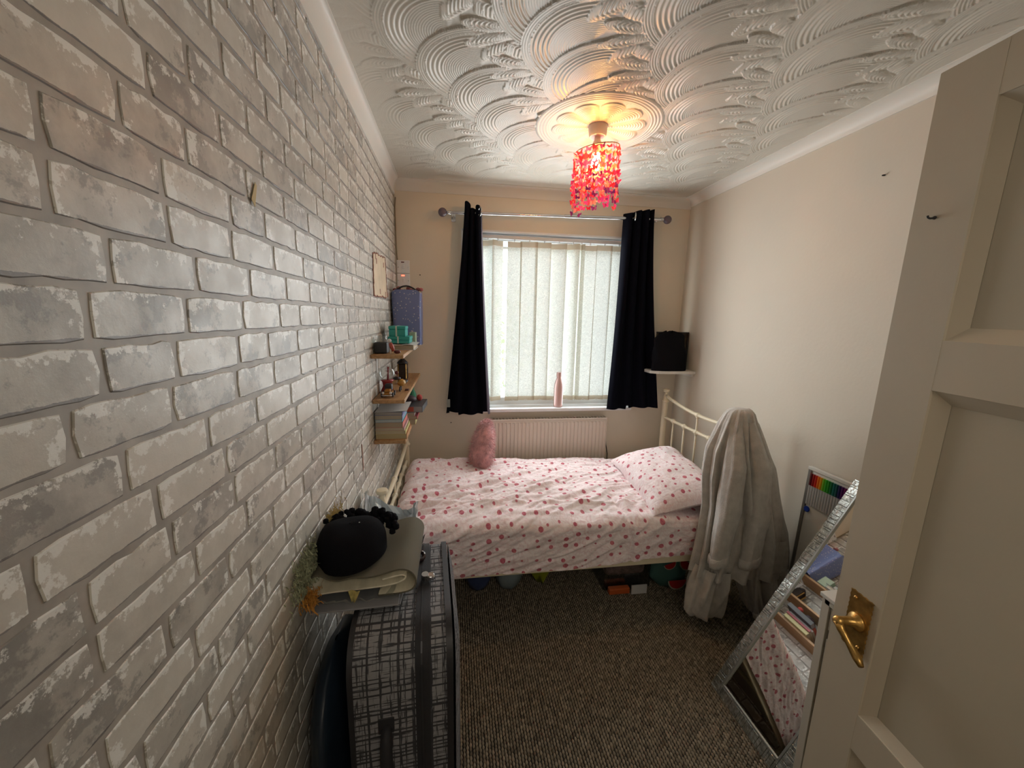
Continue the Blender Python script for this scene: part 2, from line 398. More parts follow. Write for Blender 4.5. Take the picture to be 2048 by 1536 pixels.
# numpy value noise
_T = RNG.random((256, 256))
def vn(x, y):
    x = np.asarray(x, float); y = np.asarray(y, float)
    xi = np.floor(x).astype(int); yi = np.floor(y).astype(int); fx = x - xi; fy = y - yi
    fx = fx * fx * (3 - 2 * fx); fy = fy * fy * (3 - 2 * fy)
    g = lambda i, j: _T[i % 256, j % 256]
    return (g(xi, yi) * (1 - fx) + g(xi + 1, yi) * fx) * (1 - fy) + (g(xi, yi + 1) * (1 - fx) + g(xi + 1, yi + 1) * fx) * fy - .5
def fbm(x, y, o=4, g=.5):
    r = 0; a = 1
    for k in range(o): r = r + a * vn(x * 2 ** k + 17 * k, y * 2 ** k + 31 * k); a *= g
    return r

# ------------------------------------------------------------------ the room
XL, XR, YB, YF, ZC = -0.387, 1.722, 2.80, -0.10, 2.42
HY = -1.3
fl = MB().add([(XL - .1, HY, 0), (XR + .1, HY, 0), (XR + .1, YB + .1, 0), (XL - .1, YB + .1, 0)], [(0, 1, 2, 3)])
floor = obj('floor', fl, M['backing'], origin=(0, 0, 0), kind='structure', recalc=False)
# carpet loops, each an elongated knot
def carpet():
    px, py = 0.0114, 0.0148
    nx = int((XR - XL) / px); ny = int((YB + 0.1) / py)
    I, J = np.meshgrid(np.arange(nx), np.arange(ny), indexing='ij')
    cx = XL + (I + .5) * px; cy = YF + (J + .5) * py + (I % 2) * py * .5
    cx = cx.ravel() + RNG.normal(0, .0005, cx.size); cy = cy.ravel() + RNG.normal(0, .0007, cy.size)
    n = cx.size; prof = [(1.0, 0.0), (0.8, 0.0042)]
    k = 6; V = []
    th = np.arange(k) * 2 * PI / k
    sc = 1 + RNG.normal(0, .08, n)
    for r, z in prof:
        V.append(np.stack([cx[:, None] + np.cos(th) * r * .0050 * sc[:, None], cy[:, None] + np.sin(th) * r * .0088 * sc[:, None], np.full((n, k), z)], -1))
    V.append(np.stack([cx, cy, np.full(n, .0062)], -1)[:, None, :])
    V = np.concatenate(V, 1)  # n,13,3
    F = []
    for a in range(k):
        b_ = (a + 1) % k; F += [(a, b_, k + b_), (a, k + b_, k + a), (k + a, k + b_, 2 * k)]
    F = np.array(F); FF = (np.arange(n)[:, None, None] * 13 + F[None]).reshape(-1, 3)
    me = bpy.data.meshes.new('carpet_pile'); nv = n * 13; nf = len(FF)
    me.vertices.add(nv); me.vertices.foreach_set('co', V.reshape(-1).astype(np.float32))
    me.loops.add(nf * 3); me.loops.foreach_set('vertex_index', FF.ravel().astype(np.int32))
    me.polygons.add(nf); me.polygons.foreach_set('loop_start', np.arange(0, nf * 3, 3, dtype=np.int32)); me.polygons.foreach_set('loop_total', np.full(nf, 3, dtype=np.int32))
    tn = np.repeat(np.clip(RNG.normal(.5, .25, n), 0, 1), 13)
    at = me.attributes.new('tone', 'FLOAT', 'POINT'); at.data.foreach_set('value', tn.astype(np.float32))
    me.polygons.foreach_set('use_smooth', np.ones(nf, dtype=bool)); me.materials.append(M['loop']); me.update(calc_edges=True)
    o = bpy.data.objects.new('carpet_pile', me); COL.objects.link(o); o.parent = floor; o['kind'] = 'stuff'
    o['label'] = 'woven brown-grey loop pile carpet'
carpet()

# left wall with its brick relief
w = MB().add([(XL, YF - .1, 0), (XL, YB + .15, 0), (XL, YB + .15, ZC), (XL, YF - .1, ZC)], [(0, 1, 2, 3)])
w.add([(XL - .1, YF - .1, 0), (XL - .1, YB + .15, 0), (XL - .1, YB + .15, ZC), (XL - .1, YF - .1, ZC)], [(3, 2, 1, 0)])
wall_left = obj('wall_left', w, M['mortar'], origin=(0, 0, 0), kind='structure', recalc=False)
def bricks():
    rows = []; pitch = 0.0613; z = 1.5745 - 26 * pitch
    lst = []
    k = 0
    while z < ZC - .06:
        y = YF - .05 + [0.0, .083, .03, .115][k % 4] + random.uniform(-.01, .01)
        # two measured courses
        if abs(z - 1.513) < .03: y = 0.512 - 4 * .157
        while y < YB - .004:
            L = random.choice([.150, .158, .162, .166, .120, .154]) + random.uniform(-.006, .006)
            y1 = min(y + L - .008, YB - .003)
            if y1 - y > .03: lst.append((y, y1, z + .0035, z + pitch - .0045))
            y += L
        z += pitch; k += 1
    rot = cam.matrix_world.inverted()
    def dist(b):
        p = Vector((XL, (b[0] + b[1]) / 2, (b[2] + b[3]) / 2)); q = rot @ p
        if q.z > -.12: return 99
        u = 1024 + 775 * q.x / -q.z; v_ = 768 - 775 * q.y / -q.z
        if u < -90 or u > 2100 or v_ < -90 or v_ > 1640: return 50 + p.length
        if b[2] < .9 and b[0] < 1.35 and b[0] > .8 and b[3] < .75: return 40
        return q.length
    lst.sort(key=dist)
    def one(b):
        y0, y1, z0, z1 = b; pts = []
        nL, nS = 6, 2
        c = [(y0, z0), (y1, z0), (y1, z1), (y0, z1)]
        for i in range(4):
            a, d = c[i], c[(i + 1) % 4]; n = nL if i % 2 == 0 else nS
            for j in range(n):
                t_ = j / n
                py_ = a[0] + (d[0] - a[0]) * t_; pz = a[1] + (d[1] - a[1]) * t_
                if j == 0: py_ += (1 if i in (0, 3) else -1) * random.uniform(.001, .004); pz += (1 if i < 2 else -1) * random.uniform(.0008, .0028)
                else: py_ += random.gauss(0, .0011); pz += random.gauss(0, .0011)
                pts.append((py_, pz))
        n = len(pts); cy, cz = (y0 + y1) / 2, (z0 + z1) / 2
        vs = [(XL + .0002, p[0], p[1]) for p in pts] + [(XL + .0016 + random.uniform(-.0002, .0002), cy + (p[0] - cy) * .982, cz + (p[1] - cz) * .955) for p in pts]
        fs = [(i, (i + 1) % n, (i + 1) % n + n, i + n) for i in range(n)] + [tuple(range(n, 2 * n))]
        uvs = [((v[1] - y0) / (y1 - y0), (v[2] - z0) / (z1 - z0)) for v in vs]
        uvs = [(min(max(a, 0), 1), min(max(b_, 0), 1)) for a, b_ in uvs]
        return vs, fs, uvs, random.betavariate(1.6, 1.5), (random.random(), random.random(), random.random())
    rest = MB(); rt = []; rs = []
    for i, b in enumerate(lst):
        vs, fs, uvs, tn, sd = one(b)
        if i < 300:
            mb = MB().add(vs, fs, 0, uvs)
            obj('brick', mb, M['brick'], parent=wall_left, attrs={'tone': [tn] * len(vs), 'seed': [sd] * len(vs)}, recalc=True)
        else:
            rest.add(vs, fs, 0, uvs); rt += [tn] * len(vs); rs += [sd] * len(vs)
    obj('bricks', rest, M['brick'], parent=wall_left, kind='stuff', attrs={'tone': rt, 'seed': rs})
bricks()

# back wall with the window opening
WX0, WX1, WZ0, WZ1 = 0.058, 1.30, 0.885, 2.135
w = MB(); y0, y1 = YB, YB + .15
w.box(XL - .1, WX0, y0, y1, 0, ZC); w.box(WX1, XR + .1, y0, y1, 0, ZC); w.box(WX0, WX1, y0, y1, 0, WZ0 - .012); w.box(WX0, WX1, y0, y1, WZ1, ZC)
obj('wall_back', w, M['wall'], origin=(0, 0, 0), kind='structure')
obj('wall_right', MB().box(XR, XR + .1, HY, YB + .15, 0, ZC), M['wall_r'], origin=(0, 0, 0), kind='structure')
DX0, DX1, DZ = -0.02, 0.765, 1.99
w = MB().box(XL - .1, DX0, YF - .1, YF, 0, ZC).box(DX1, XR, YF - .1, YF, 0, ZC).box(DX0, DX1, YF - .1, YF, DZ, ZC)
obj('wall_front', w, M['wall'], origin=(0, 0, 0), kind='structure')
w = MB().box(XL - .1, XL, HY, YF - .1, 0, ZC).box(XL - .1, XR + .1, HY - .1, HY, 0, ZC)
obj('wall_hall', w, M['wall'], origin=(0, 0, 0), kind='structure')
obj('trim_5', MB().box(DX0 - .07, DX0, YF, YF + .015, 0, DZ + .07, .004).box(DX0, DX1, YF, YF + .015, DZ, DZ + .07, .004).box(DX0 - .005, DX0 + .012, YF - .1, YF, 0, DZ), M['gloss_white'], origin=(0, 0, 0), kind='structure')

# ceiling with combed textured plaster
def ridge(r, R):   # comb profile over a fan of radius R
    d = R - r
    h = np.zeros_like(r)
    a = d < .030; h[a] = .5 + .5 * np.cos(d[a] * 2 * PI / .0085)
    b_ = (d >= .030) & (d < .092); h[b_] = 1.35 * (.5 + .5 * np.cos((d[b_] - .030) * 2 * PI / .0155))
    c = d >= .092; h[c] = .5 + .5 * np.cos((d[c] - .092) * 2 * PI / .0078)
    return h
def ceiling():
    xs = np.arange(XL, XR + .001, .0029)
    ys = np.concatenate([np.arange(YF, .78, .012), np.arange(.78, YB + .002, .0029)])
    X, Y = np.meshgrid(xs, ys, indexing='ij'); H = .0008 * fbm(X * 14, Y * 14) 
    fans = []
    D = np.array([.113, .172]); W = np.array([.44, -.045])
    base = np.array([-.127, 1.533])
    for r in range(-2, 5):
        for k in range(-9, 9):
            e = base + W * r + D * (k + (0.13 * (r % 2)))
            fans.append((e[0] + .225, e[1] + .035, r, k))
    fans.sort(key=lambda q: (q[2], q[3]))
    def paint(cx, cy, R, ax, span, kind, amp):
        nonlocal H
        x0, x1 = np.searchsorted(xs, [cx - R - .02, cx + R + .02]); j0, j1 = np.searchsorted(ys, [cy - R - .02, cy + R + .02])
        if x1 <= x0 or j1 <= j0: return
        x_ = X[x0:x1, j0:j1] - cx; y_ = Y[x0:x1, j0:j1] - cy
        r = np.hypot(x_, y_); th = np.arctan2(y_, x_) - ax; th = (th + PI) % (2 * PI) - PI
        if kind == 'fan':
            m_ = (r < R) & (np.abs(th) < span)
            h = ridge(r, R) * .0027 + .0045 * (r / R) ** 1.5
            h *= np.clip((span - np.abs(th)) / .35, .15, 1)
        else:
            nl = 4; ph = (th + span) / (2 * span) * nl; lob = np.sqrt(np.clip(1 - (2 * (ph % 1) - 1) ** 2, 0, 1))
            Rl = R * (.72 + .28 * lob) * (1 - .13 * (np.sin(ph * 2.3) ** 2))
            m_ = (r < Rl) & (np.abs(th) < span)
            h = ridge(r * R / np.maximum(Rl, 1e-3), R) * .0030 * (.25 + .75 * lob) + (.0058 * lob) * np.clip(r / R, 0, 1) ** .8 + .0008
        blk = H[x0:x1, j0:j1]; blk[m_] = (h * amp)[m_]; H[x0:x1, j0:j1] = blk
    for rr in sorted(set(q[2] for q in fans)):
        row = [q for q in fans if q[2] == rr]
        for cx, cy, r, k in row:   # feather fans spread to the left of the apexes of this row
            paint(cx - .160, cy - .040, .272 + .012 * math.sin(k * 2.1), PI - .12 + .07 * math.sin(k * 1.3), .64, 'feather', .9)
        for cx, cy, r, k in row: paint(cx, cy, .225, PI + .15, 1.75, 'fan', 1.0)
    edge = np.minimum(np.minimum(X - XL, XR - X), YB - Y)
    f = np.clip((edge - .05) / .13, 0, 1); H = H * (.18 + .82 * f * f) + .0006 * fbm(X * 30, Y * 30, 3)
    H = np.where(Y > 2.35, H * np.clip(1 - (Y - 2.35) * 1.4, .35, 1), H)
    a, b_ = X.shape; V = np.stack([X, Y, ZC - H], -1).reshape(-1, 3)
    idx = np.arange(a * b_).reshape(a, b_)
    F = np.stack([idx[:-1, :-1], idx[:-1, 1:], idx[1:, 1:], idx[1:, :-1]], -1).reshape(-1, 4)
    me = bpy.data.meshes.new('ceiling'); nf = len(F)
    me.vertices.add(len(V)); me.vertices.foreach_set('co', V.astype(np.float32).ravel())
    me.loops.add(nf * 4); me.loops.foreach_set('vertex_index', F.ravel().astype(np.int32))
    me.polygons.add(nf); me.polygons.foreach_set('loop_start', np.arange(0, nf * 4, 4, dtype=np.int32)); me.polygons.foreach_set('loop_total', np.full(nf, 4, dtype=np.int32))
    me.polygons.foreach_set('use_smooth', np.ones(nf, dtype=bool)); me.materials.append(M['ceil']); me.update(calc_edges=True)
    o = bpy.data.objects.new('ceiling', me); COL.objects.link(o); o['kind'] = 'structure'
    return o
ceil = ceiling()
obj('ceiling_slab', MB().box(XL - .1, XR + .1, HY - .1, YB + .15, ZC + .012, ZC + .08), M['ceil'], parent=ceil)

# coving
def cove(name, P0, P1, inward, drop, proj):
    n = 9; prof = []
    for i in range(n):
        a = PI / 2 * i / (n - 1)
        prof.append((proj * (1 - math.sin(a)) + .003 * 0, -drop + drop * (1 - math.cos(a)) * 1.0))
    prof = [(0, -drop - .006), (.006, -drop - .006), (.007, -drop)] + [(.007 + (proj - .012) * (1 - math.cos(PI / 2 * i / 8)), -drop + (drop - .004) * math.sin(PI / 2 * i / 8)) for i in range(9)] + [(proj, -.004), (proj, .004)]
    v0, v1 = Vector(P0), Vector(P1); I = Vector(inward)
    P = [[v + I * a + Vector((0, 0, b_)) for (a, b_) in prof] for v in (v0, v1)]
    obj(name, MB().grid(np.array([[list(q) for q in r] for r in P])), M['coving'], origin=(0, 0, 0), kind='structure', smooth=True, angle=40, recalc=False)
cove('trim_1', (XL, YF, ZC), (XL, YB, ZC), (1, 0, 0), .085, .038)
cove('trim_2', (XL, YB, ZC), (XR, YB, ZC), (0, -1, 0), .062, .052)
cove('trim_3', (XR, YB, ZC), (XR, YF, ZC), (-1, 0, 0), .046, .072)
obj('baseboard_right', MB().box(XR - .014, XR, YF, YB, 0, .10, .003), M['gloss_white'], origin=(0, 0, 0), kind='structure')
obj('baseboard_back', MB().box(XL, XR - .014, YB - .014, YB, 0, .10, .003), M['gloss_white'], origin=(0, 0, 0), kind='structure')

# textured rose round the lamp
def rose():
    cx, cy, R = .655, 1.868, .288
    nr, nt = 110, 300
    r = np.linspace(.02, R, nr)[:, None]; th = np.linspace(0, 2 * PI, nt, endpoint=False)[None, :]
    npet = 10; ph = (th * npet / (2 * PI)) % 1; lob = np.sqrt(np.clip(1 - (2 * ph - 1) ** 2, 0, 1))
    Rp = .165 + .045 * lob
    ring = np.where(r > .222, .0022 * (.5 + .5 * np.cos((R - r) * 2 * PI / .0135)), 0)
    pet = np.where(r < Rp, np.clip((Rp - r) * 60, 0, 1) * .0030 * (.5 + .5 * np.cos((Rp - r) * 2 * PI / .0115)) + .004 * lob * (r / .2), 0)
    h = .006 + ring + pet; h = h * np.clip((R - r) / .006, 0.1, 1)
    P = np.stack([cx + r * np.cos(th), cy + r * np.sin(th), ZC - h - .002 + 0 * th], -1)
    o = obj('ceiling_rose', MB().grid(P, wrap=True, flip=True), M['ceil'], smooth=True, recalc=False, origin=(cx, cy, ZC - .01))
    tag(o, 'round combed plaster rose with petal swirls around the ceiling lamp', 'ceiling rose')
rose()

# ------------------------------------------------------------------ window, blind, curtains
win = sroot('window_1', (.68, 2.88, WZ0))
fy0, fy1 = 2.885, 2.945
obj('window_frame', MB().box(WX0, WX0 + .055, fy0, fy1, WZ0, WZ1, .004).box(WX1 - .055, WX1, fy0, fy1, WZ0, WZ1, .004).box(WX0, WX1, fy0, fy1, WZ0, WZ0 + .06, .004).box(WX0, WX1, fy0, fy1, WZ1 - .05, WZ1, .004).box(WX0 + .055, WX1 - .055, fy0 + .01, fy1, 2.03, 2.05, .003), M['upvc'], parent=win)
obj('pane', MB().box(WX0 + .05, WX1 - .05, 2.915, 2.919, WZ0 + .05, WZ1 - .04), M['pane'], parent=win)
obj('window_sill', MB().box(.0, 1.345, 2.735, 2.79, WZ0 - .022, WZ0 + .004, .006, seg=2).box(WX0, WX1, 2.785, 2.90, WZ0 - .02, WZ0 + .004, .001), M['upvc'], parent=win)
obj('reveal_trim', MB().box(WX0 - .006, WX0 + .006, 2.79, 2.895, WZ0, WZ1).box(WX0, WX1, 2.79, 2.895, WZ1 - .01, WZ1 + .001), M['upvc'], parent=win)

bl = thing('vertical_blind', 'cream vertical fabric blind hanging in the window recess', 'blind', (.68, 2.86, .92))
obj('headrail', MB().box(WX0 + .01, WX1 - .01, 2.845, 2.875, 2.092, 2.118, .004), M['upvc'], parent=bl)
# (x-left, x-right, yaw depth offset left, right)
sl = [(.085, .205, 0, .004), (.196, .283, .03, -.008), (.270, .352, -.03, .022), (.377, .482, 0, .004), (.474, .600, .006, -.002), (.588, .704, .004, -.004), (.697, .812, .02, -.015), (.812, .905, .03, -.02), (.895, .952, .035, -.01), (.930, 1.050, .004, -.002), (1.040, 1.160, .004, -.004), (1.150, 1.270, .004, -.002)]
for i, (a, b_, ya, yb) in enumerate(sl):
    n = 7; zz = np.array([.925, .957, .959, 1.3, 1.7, 2.046, 2.048, 2.084])
    tt = np.linspace(0, 1, n); P = np.zeros((len(zz), n, 3))
    for q, z in enumerate(zz):
        sway = .004 * math.sin(i * 1.7 + z * 1.3)
        P[q, :, 0] = a + (b_ - a) * tt + sway; P[q, :, 1] = 2.860 + ya + (yb - ya) * tt + .006 * np.sin(PI * tt) + (.002 if i % 2 else -.002); P[q, :, 2] = z - .004 * (i % 3 == 0)
    mb = MB(); mb.grid(P[0:2], mi=1); mb.grid(P[1:6]); mb.grid(P[5:], mi=1)
    obj('slat', mb, [M['slat'], M['hem']], parent=bl, smooth=True, recalc=False)
    xc = (a + b_) / 2
    obj('hook', MB().tube([(xc, 2.86, 2.080), (xc, 2.85, 2.086), (xc, 2.848, 2.094)], .003, 6).sphere((xc, 2.848, 2.087), .005, 8), M['upvc'], parent=bl)
ch = MB()
for i in range(3, 11):
    x0 = (sl[i][0] + sl[i][1]) / 2; x1 = (sl[i + 1][0] + sl[i + 1][1]) / 2
    ch.tube([(x0 + (x1 - x0) * k / 8, 2.85, .935 - .018 * math.sin(PI * k / 8)) for k in range(9)], .0013, 5)
obj('bottom_chain', ch, M['upvc'], parent=bl)

rod = thing('curtain_rod', 'chrome curtain rod with smoky ball ends above the window', 'curtain rod', (.71, 2.72, 2.22))
def rodz(x): return 2.215 + (x + .07) * .024
obj('pole', MB().tube([(-.03, 2.72, rodz(-.03)), (.75, 2.72, rodz(.75))], .0095, 12).tube([(.75, 2.72, rodz(.75)), (1.46, 2.72, rodz(1.46))], .012, 12), M['chrome'], parent=rod, smooth=True, angle=50)
for x, s_ in ((-.07, 1), (1.503, -1)):
    c = Vector((x, 2.72, rodz(x)))
    o = obj('finial', MB().sphere(c, .029, 20), M['ball'], parent=rod, smooth=True)
    obj('collar', MB().tube([c + Vector((s_ * .026, 0, 0)), c + Vector((s_ * .036, 0, 0)), c + Vector((s_ * .040, 0, 0)), c + Vector((s_ * .052, 0, 0))], [.008, .014, .009, .015], 12), M['chrome'], parent=o, smooth=True)
for x in (.0, 1.42):
    obj('bracket', MB().tube([(x, 2.795, rodz(x) - .012), (x, 2.735, rodz(x) - .012), (x, 2.72, rodz(x) - .012)], .006, 8).box(x - .015, x + .015, 2.792, 2.799, rodz(x) - .04, rodz(x) + .02, .003), M['chrome'], parent=rod)

def curtain(name, label, top, bot, zt, zb, folds, seed, hemf, lean=0.0):
    th = thing(name, label, 'curtain', ((top[0] + top[1]) / 2, 2.72, zb + .01), 'navy eyelet curtains')
    nu, nz = 120, 60; u = np.linspace(0, 1, nu); P = np.zeros((nz, nu, 3)); rs = np.random.default_rng(seed)
    ph = rs.random(4) * 6
    for k in range(nz):
        t_ = k / (nz - 1); z = zt + (zb - zt) * t_
        e = t_ ** 1.1
        l = top[0] + (bot[0] - top[0]) * e; r_ = top[1] + (bot[1] - top[1]) * (t_ ** 1.35)
        x = l + (r_ - l) * u
        amp = (.030 * (1 - t_) + .018 * t_)
        cyc = folds * (1 - .0 * t_)
        y = 2.705 + amp * np.sin(u * cyc * 2 * PI + ph[0] + .5 * np.sin(t_ * 3 + ph[1])) + .010 * np.sin(u * 5 + t_ * 4 + ph[2]) - .02 * t_
        x = x + .010 * (1 - .5 * t_) * np.cos(u * cyc * 2 * PI + ph[0])
        zz = z + 0 * u
        if k == 0: zz = zt + .012 * vn(u * 9, u * 0 + seed) + hemf(u, 0)
        if t_ > .93: zz = z + hemf(u, 1) * (t_ - .93) / .07
        P[k] = np.stack([x, y, zz], -1)
    m1 = MB().grid(P)
    o = obj('cloth', m1, M['curtain'], parent=th, smooth=True, recalc=False)
    return th, P
thL, PL = curtain('curtain', 'navy curtain gathered left of the window, with a small care tag at its hem', (.070, .176), (-.062, .245), 2.268, .885, 3.0, 3,
    lambda u, e: (np.where(u < .1, -.012, 0) + np.where((u > .27) & (u < .86), -.018, 0) + np.where(u > .95, -.02, 0)) if e else .02 * np.sin(u * 9) - .03 * u)
obj('care_tag', MB().box(-.052, -.030, 2.640, 2.642, .93, .985), M['tag'], parent=thL)
thR, PR = curtain('curtain', 'broad straight navy curtain on the right of the window beside the corner shelf', (1.185, 1.386), (1.128, 1.518), 2.285, .895, 3.4, 8,
    lambda u, e: (np.where((u > .38) & (u < .42), .02, 0) + np.where(u < .38, -.01, 0)) if e else .035 * u - .01)
for th_, xs_, s_ in ((thL, (.166,), 1), (thR, (1.232,), -1)):
    for x in xs_:
        c = Vector((x, 2.715, rodz(x) - .002)); a = Vector((.45 * s_, 0.0, 0)); 
        pts = []
        for k in range(20):
            an = 2 * PI * k / 20; pts.append(c + Vector((-.35 * s_, .93, 0)) * (.024 * math.cos(an)) * -1 + Vector((0, 0, .026 * math.sin(an))) + Vector((.003, -.052, 0)))
        obj('eyelet', MB().tube(pts, .0042, 8, closed=True), M['eyelet'], parent=th_, smooth=True)
# lining strip along the inner edge of the left curtain
obj('lining', MB().grid(np.stack([PL[:, -9:, 0] * 1.0 + .002, PL[:, -9:, 1] - .004, PL[:, -9:, 2]], -1)), M['lining'], parent=thL, smooth=True, recalc=False)

def lathe_thing(name, label, cat, c, prof, m_, n=28, group=None):
    o = obj(name, MB().lathe(prof, c, n), m_, smooth=True, angle=40); return tag(o, label, cat, group)
bt = thing('water_bottle', 'pale pink metal water bottle standing on the window sill', 'bottle', (.775, 2.785, WZ0 + .004))
zb = WZ0 + .004
obj('body', MB().lathe([(.028, 0), (.033, .004), (.034, .02), (.034, .145), (.031, .175), (.022, .205), (.0165, .222), (.0165, .228)], (.775, 2.785, zb), 28), M['pinkb'], parent=bt, smooth=True, angle=50)
obj('cap', MB().lathe([(.018, .228), (.0185, .232), (.0185, .258), (.016, .263)], (.775, 2.785, zb), 28), M['pinkb'], parent=bt, smooth=True, angle=40)

# ------------------------------------------------------------------ radiator
rad = thing('radiator', 'cream ribbed panel radiator on the wall below the window', 'radiator', (.70, 2.74, .30))
nx = 30; P = []
xs_ = []; ysx = []
x0, x1 = .258, 1.147; pit = (x1 - x0 - .03) / nx
prof = [(x0, 2.728), (x0 + .010, 2.722)]
for i in range(nx):
    a = x0 + .015 + i * pit
    prof += [(a + pit * .12, 2.722), (a + pit * .26, 2.731), (a + pit * .60, 2.731), (a + pit * .74, 2.722)]
prof += [(x1 - .010, 2.722), (x1, 2.728)]
zz = [.325, .350, .36, .775, .785, .800]
P = np.array([[(a, (b_ if 1 < k < 4 else 2.722 if 0 < k < 5 else 2.728), z) for (a, b_) in prof] for k, z in enumerate(zz)])
obj('front_panel', MB().grid(P).box(x0, x1, 2.729, 2.745, .325, .800), M['radiator'], parent=rad, smooth=True, angle=30)
for a_ in (x0 - .002, x1 - .004): obj('side_panel', MB().box(a_, a_ + .006, 2.718, 2.79, .33, .812, .002), M['radiator'], parent=rad)
g = MB().box(x0, x1, 2.720, 2.728, .800, .812, .002).box(x0, x1, 2.782, 2.79, .800, .812, .002)
for i in range(36): g.box(x0 + .01 + i * .0245, x0 + .018 + i * .0245, 2.728, 2.784, .803, .808)
obj('top_grille', g, M['radiator'], parent=rad)
for a_, b_ in ((1.17, 1.145), (.24, .262)): obj('pipe', MB().tube([(a_, 2.77, 0.0), (a_, 2.77, .34), (b_, 2.76, .36)], .008, 8), M['radiator'], parent=rad, smooth=True)
tag(obj('black_cable', MB().tube([(1.165, 2.792, .70), (1.178, 2.79, .58), (1.195, 2.79, .50), (1.20, 2.79, .3), (1.20, 2.79, .004)], .0035, 6), M['black_sheen'], smooth=True), 'thin black cable running down the wall right of the radiator', 'cable')

# ------------------------------------------------------------------ door
DU = Vector((math.sin(math.radians(6.63)), math.cos(math.radians(6.63)), 0)); DN = Vector((-DU.y, DU.x, 0))
DP = Vector((.845, .654, 0))
def dm(): # local (s, depth behind face, z) -> world
    return Matrix(((-DU.x, -DN.x, 0, DP.x), (-DU.y, -DN.y, 0, DP.y), (0, 0, 1, 0), (0, 0, 0, 1)))
D4 = dm() @ Matrix.Translation((0, 0, 1.42)) @ Matrix.Rotation(math.radians(1.0), 4, 'Y') @ Matrix.Translation((0, 0, -1.42)); DW = .755; DH = 1.985
door = sroot('door_1', tuple(DP - DU * DW))
st, stb = .098, .098
mb = MB()
zr = [(.012, .20), (.655, .742), (1.438, 1.527), (1.904, DH)]
mb.box(0, st, 0, .038, .012, DH, .0015, M4=D4); mb.box(DW - stb, DW, 0, .038, .012, DH, .0015, M4=D4)
for a, b_ in zr: mb.box(st - .002, DW - stb + .002, .0003, .0377, a, b_, 0.0008, M4=D4)
obj('door_frame', mb, M['door'], parent=door)
for a, b_ in ((.20, .655), (.742, 1.438), (1.527, 1.904)):
    p = MB().box(st - .002, DW - stb + .002, .016, .024, a - .004, b_ + .004, M4=D4)
    o = obj('door_panel', p, M['door_panel'], parent=door)
    # bolection slopes round the panel
    f = MB(); s0, s1 = st, DW - stb; k = .022
    for q in (((s0, a), (s1, a), (s1 - k, a + k), (s0 + k, a + k)), ((s1, a), (s1, b_), (s1 - k, b_ - k), (s1 - k, a + k)), ((s1, b_), (s0, b_), (s0 + k, b_ - k), (s1 - k, b_ - k)), ((s0, b_), (s0, a), (s0 + k, a + k), (s0 + k, b_ - k))):
        vs = [D4 @ Vector((q[0][0], .003, q[0][1])), D4 @ Vector((q[1][0], .003, q[1][1])), D4 @ Vector((q[2][0], .0155, q[2][1])), D4 @ Vector((q[3][0], .0155, q[3][1]))]
        f.add(vs, [(0, 1, 2, 3)])
    obj('panel_moulding', f, M['door'], parent=o)
hd = MB(); hs = MB()
# handle: serrated brass plate, boss, lever
pl = []
z0, z1, s0, s1 = .868, .994, .034, .084
n = 22
for k in range(n): pl.append((s0 + (.0018 if k % 2 else 0), z0 + (z1 - z0) * k / n))
for k in range(8): pl.append((s0 + (s1 - s0) * k / 8, z1 + (.0014 if k % 2 else 0)))
for k in range(n): pl.append((s1 - (.0018 if k % 2 else 0), z1 - (z1 - z0) * k / n))
for k in range(8): pl.append((s1 - (s1 - s0) * k / 8, z0 - (.0014 if k % 2 else 0)))
hd.prism([D4 @ Vector((a, -.0005, b_)) for a, b_ in pl], (D4.to_3x3() @ Vector((0, -.003, 0))))
hp = obj('handle_plate', hd, M['brass'], parent=door)
c = (.060, .934)
hs.tube([D4 @ Vector((c[0], -.003, c[1])), D4 @ Vector((c[0], -.008, c[1])), D4 @ Vector((c[0], -.014, c[1])), D4 @ Vector((c[0] - .002, -.036, c[1] + .001)), D4 @ Vector((c[0] - .003, -.043, c[1])), D4 @ Vector((c[0] - .003, -.050, c[1]))], [.020, .018, .011, .0085, .011, .006], 16)
hs.tube([D4 @ Vector((c[0] - .003, -.042, c[1])), D4 @ Vector((c[0] + .006, -.041, c[1] - .012)), D4 @ Vector((c[0] + .022, -.036, c[1] - .030)), D4 @ Vector((c[0] + .045, -.036, c[1] - .045)), D4 @ Vector((c[0] + .058, -.040, c[1] - .050))], [.009, .008, .0065, .0085, .005], 12)
obj('lever', hs, M['brass'], parent=hp, smooth=True)
sc_ = MB()
for zz_ in (.882, .982): sc_.sphere(D4 @ Vector((.048 if zz_ > .9 else .072, -.004, zz_)), .004, 8)
obj('screw', sc_, M['brass'], parent=hp, smooth=True)
obj('coat_hook', MB().tube([D4 @ Vector((.042, 0, 1.738)), D4 @ Vector((.041, -.008, 1.737)), D4 @ Vector((.039, -.010, 1.739)), D4 @ Vector((.0385, -.0105, 1.742))], .0017, 8).sphere(D4 @ Vector((.042, -.001, 1.738)), .0032, 8), M['black_sheen'], parent=door, smooth=True)

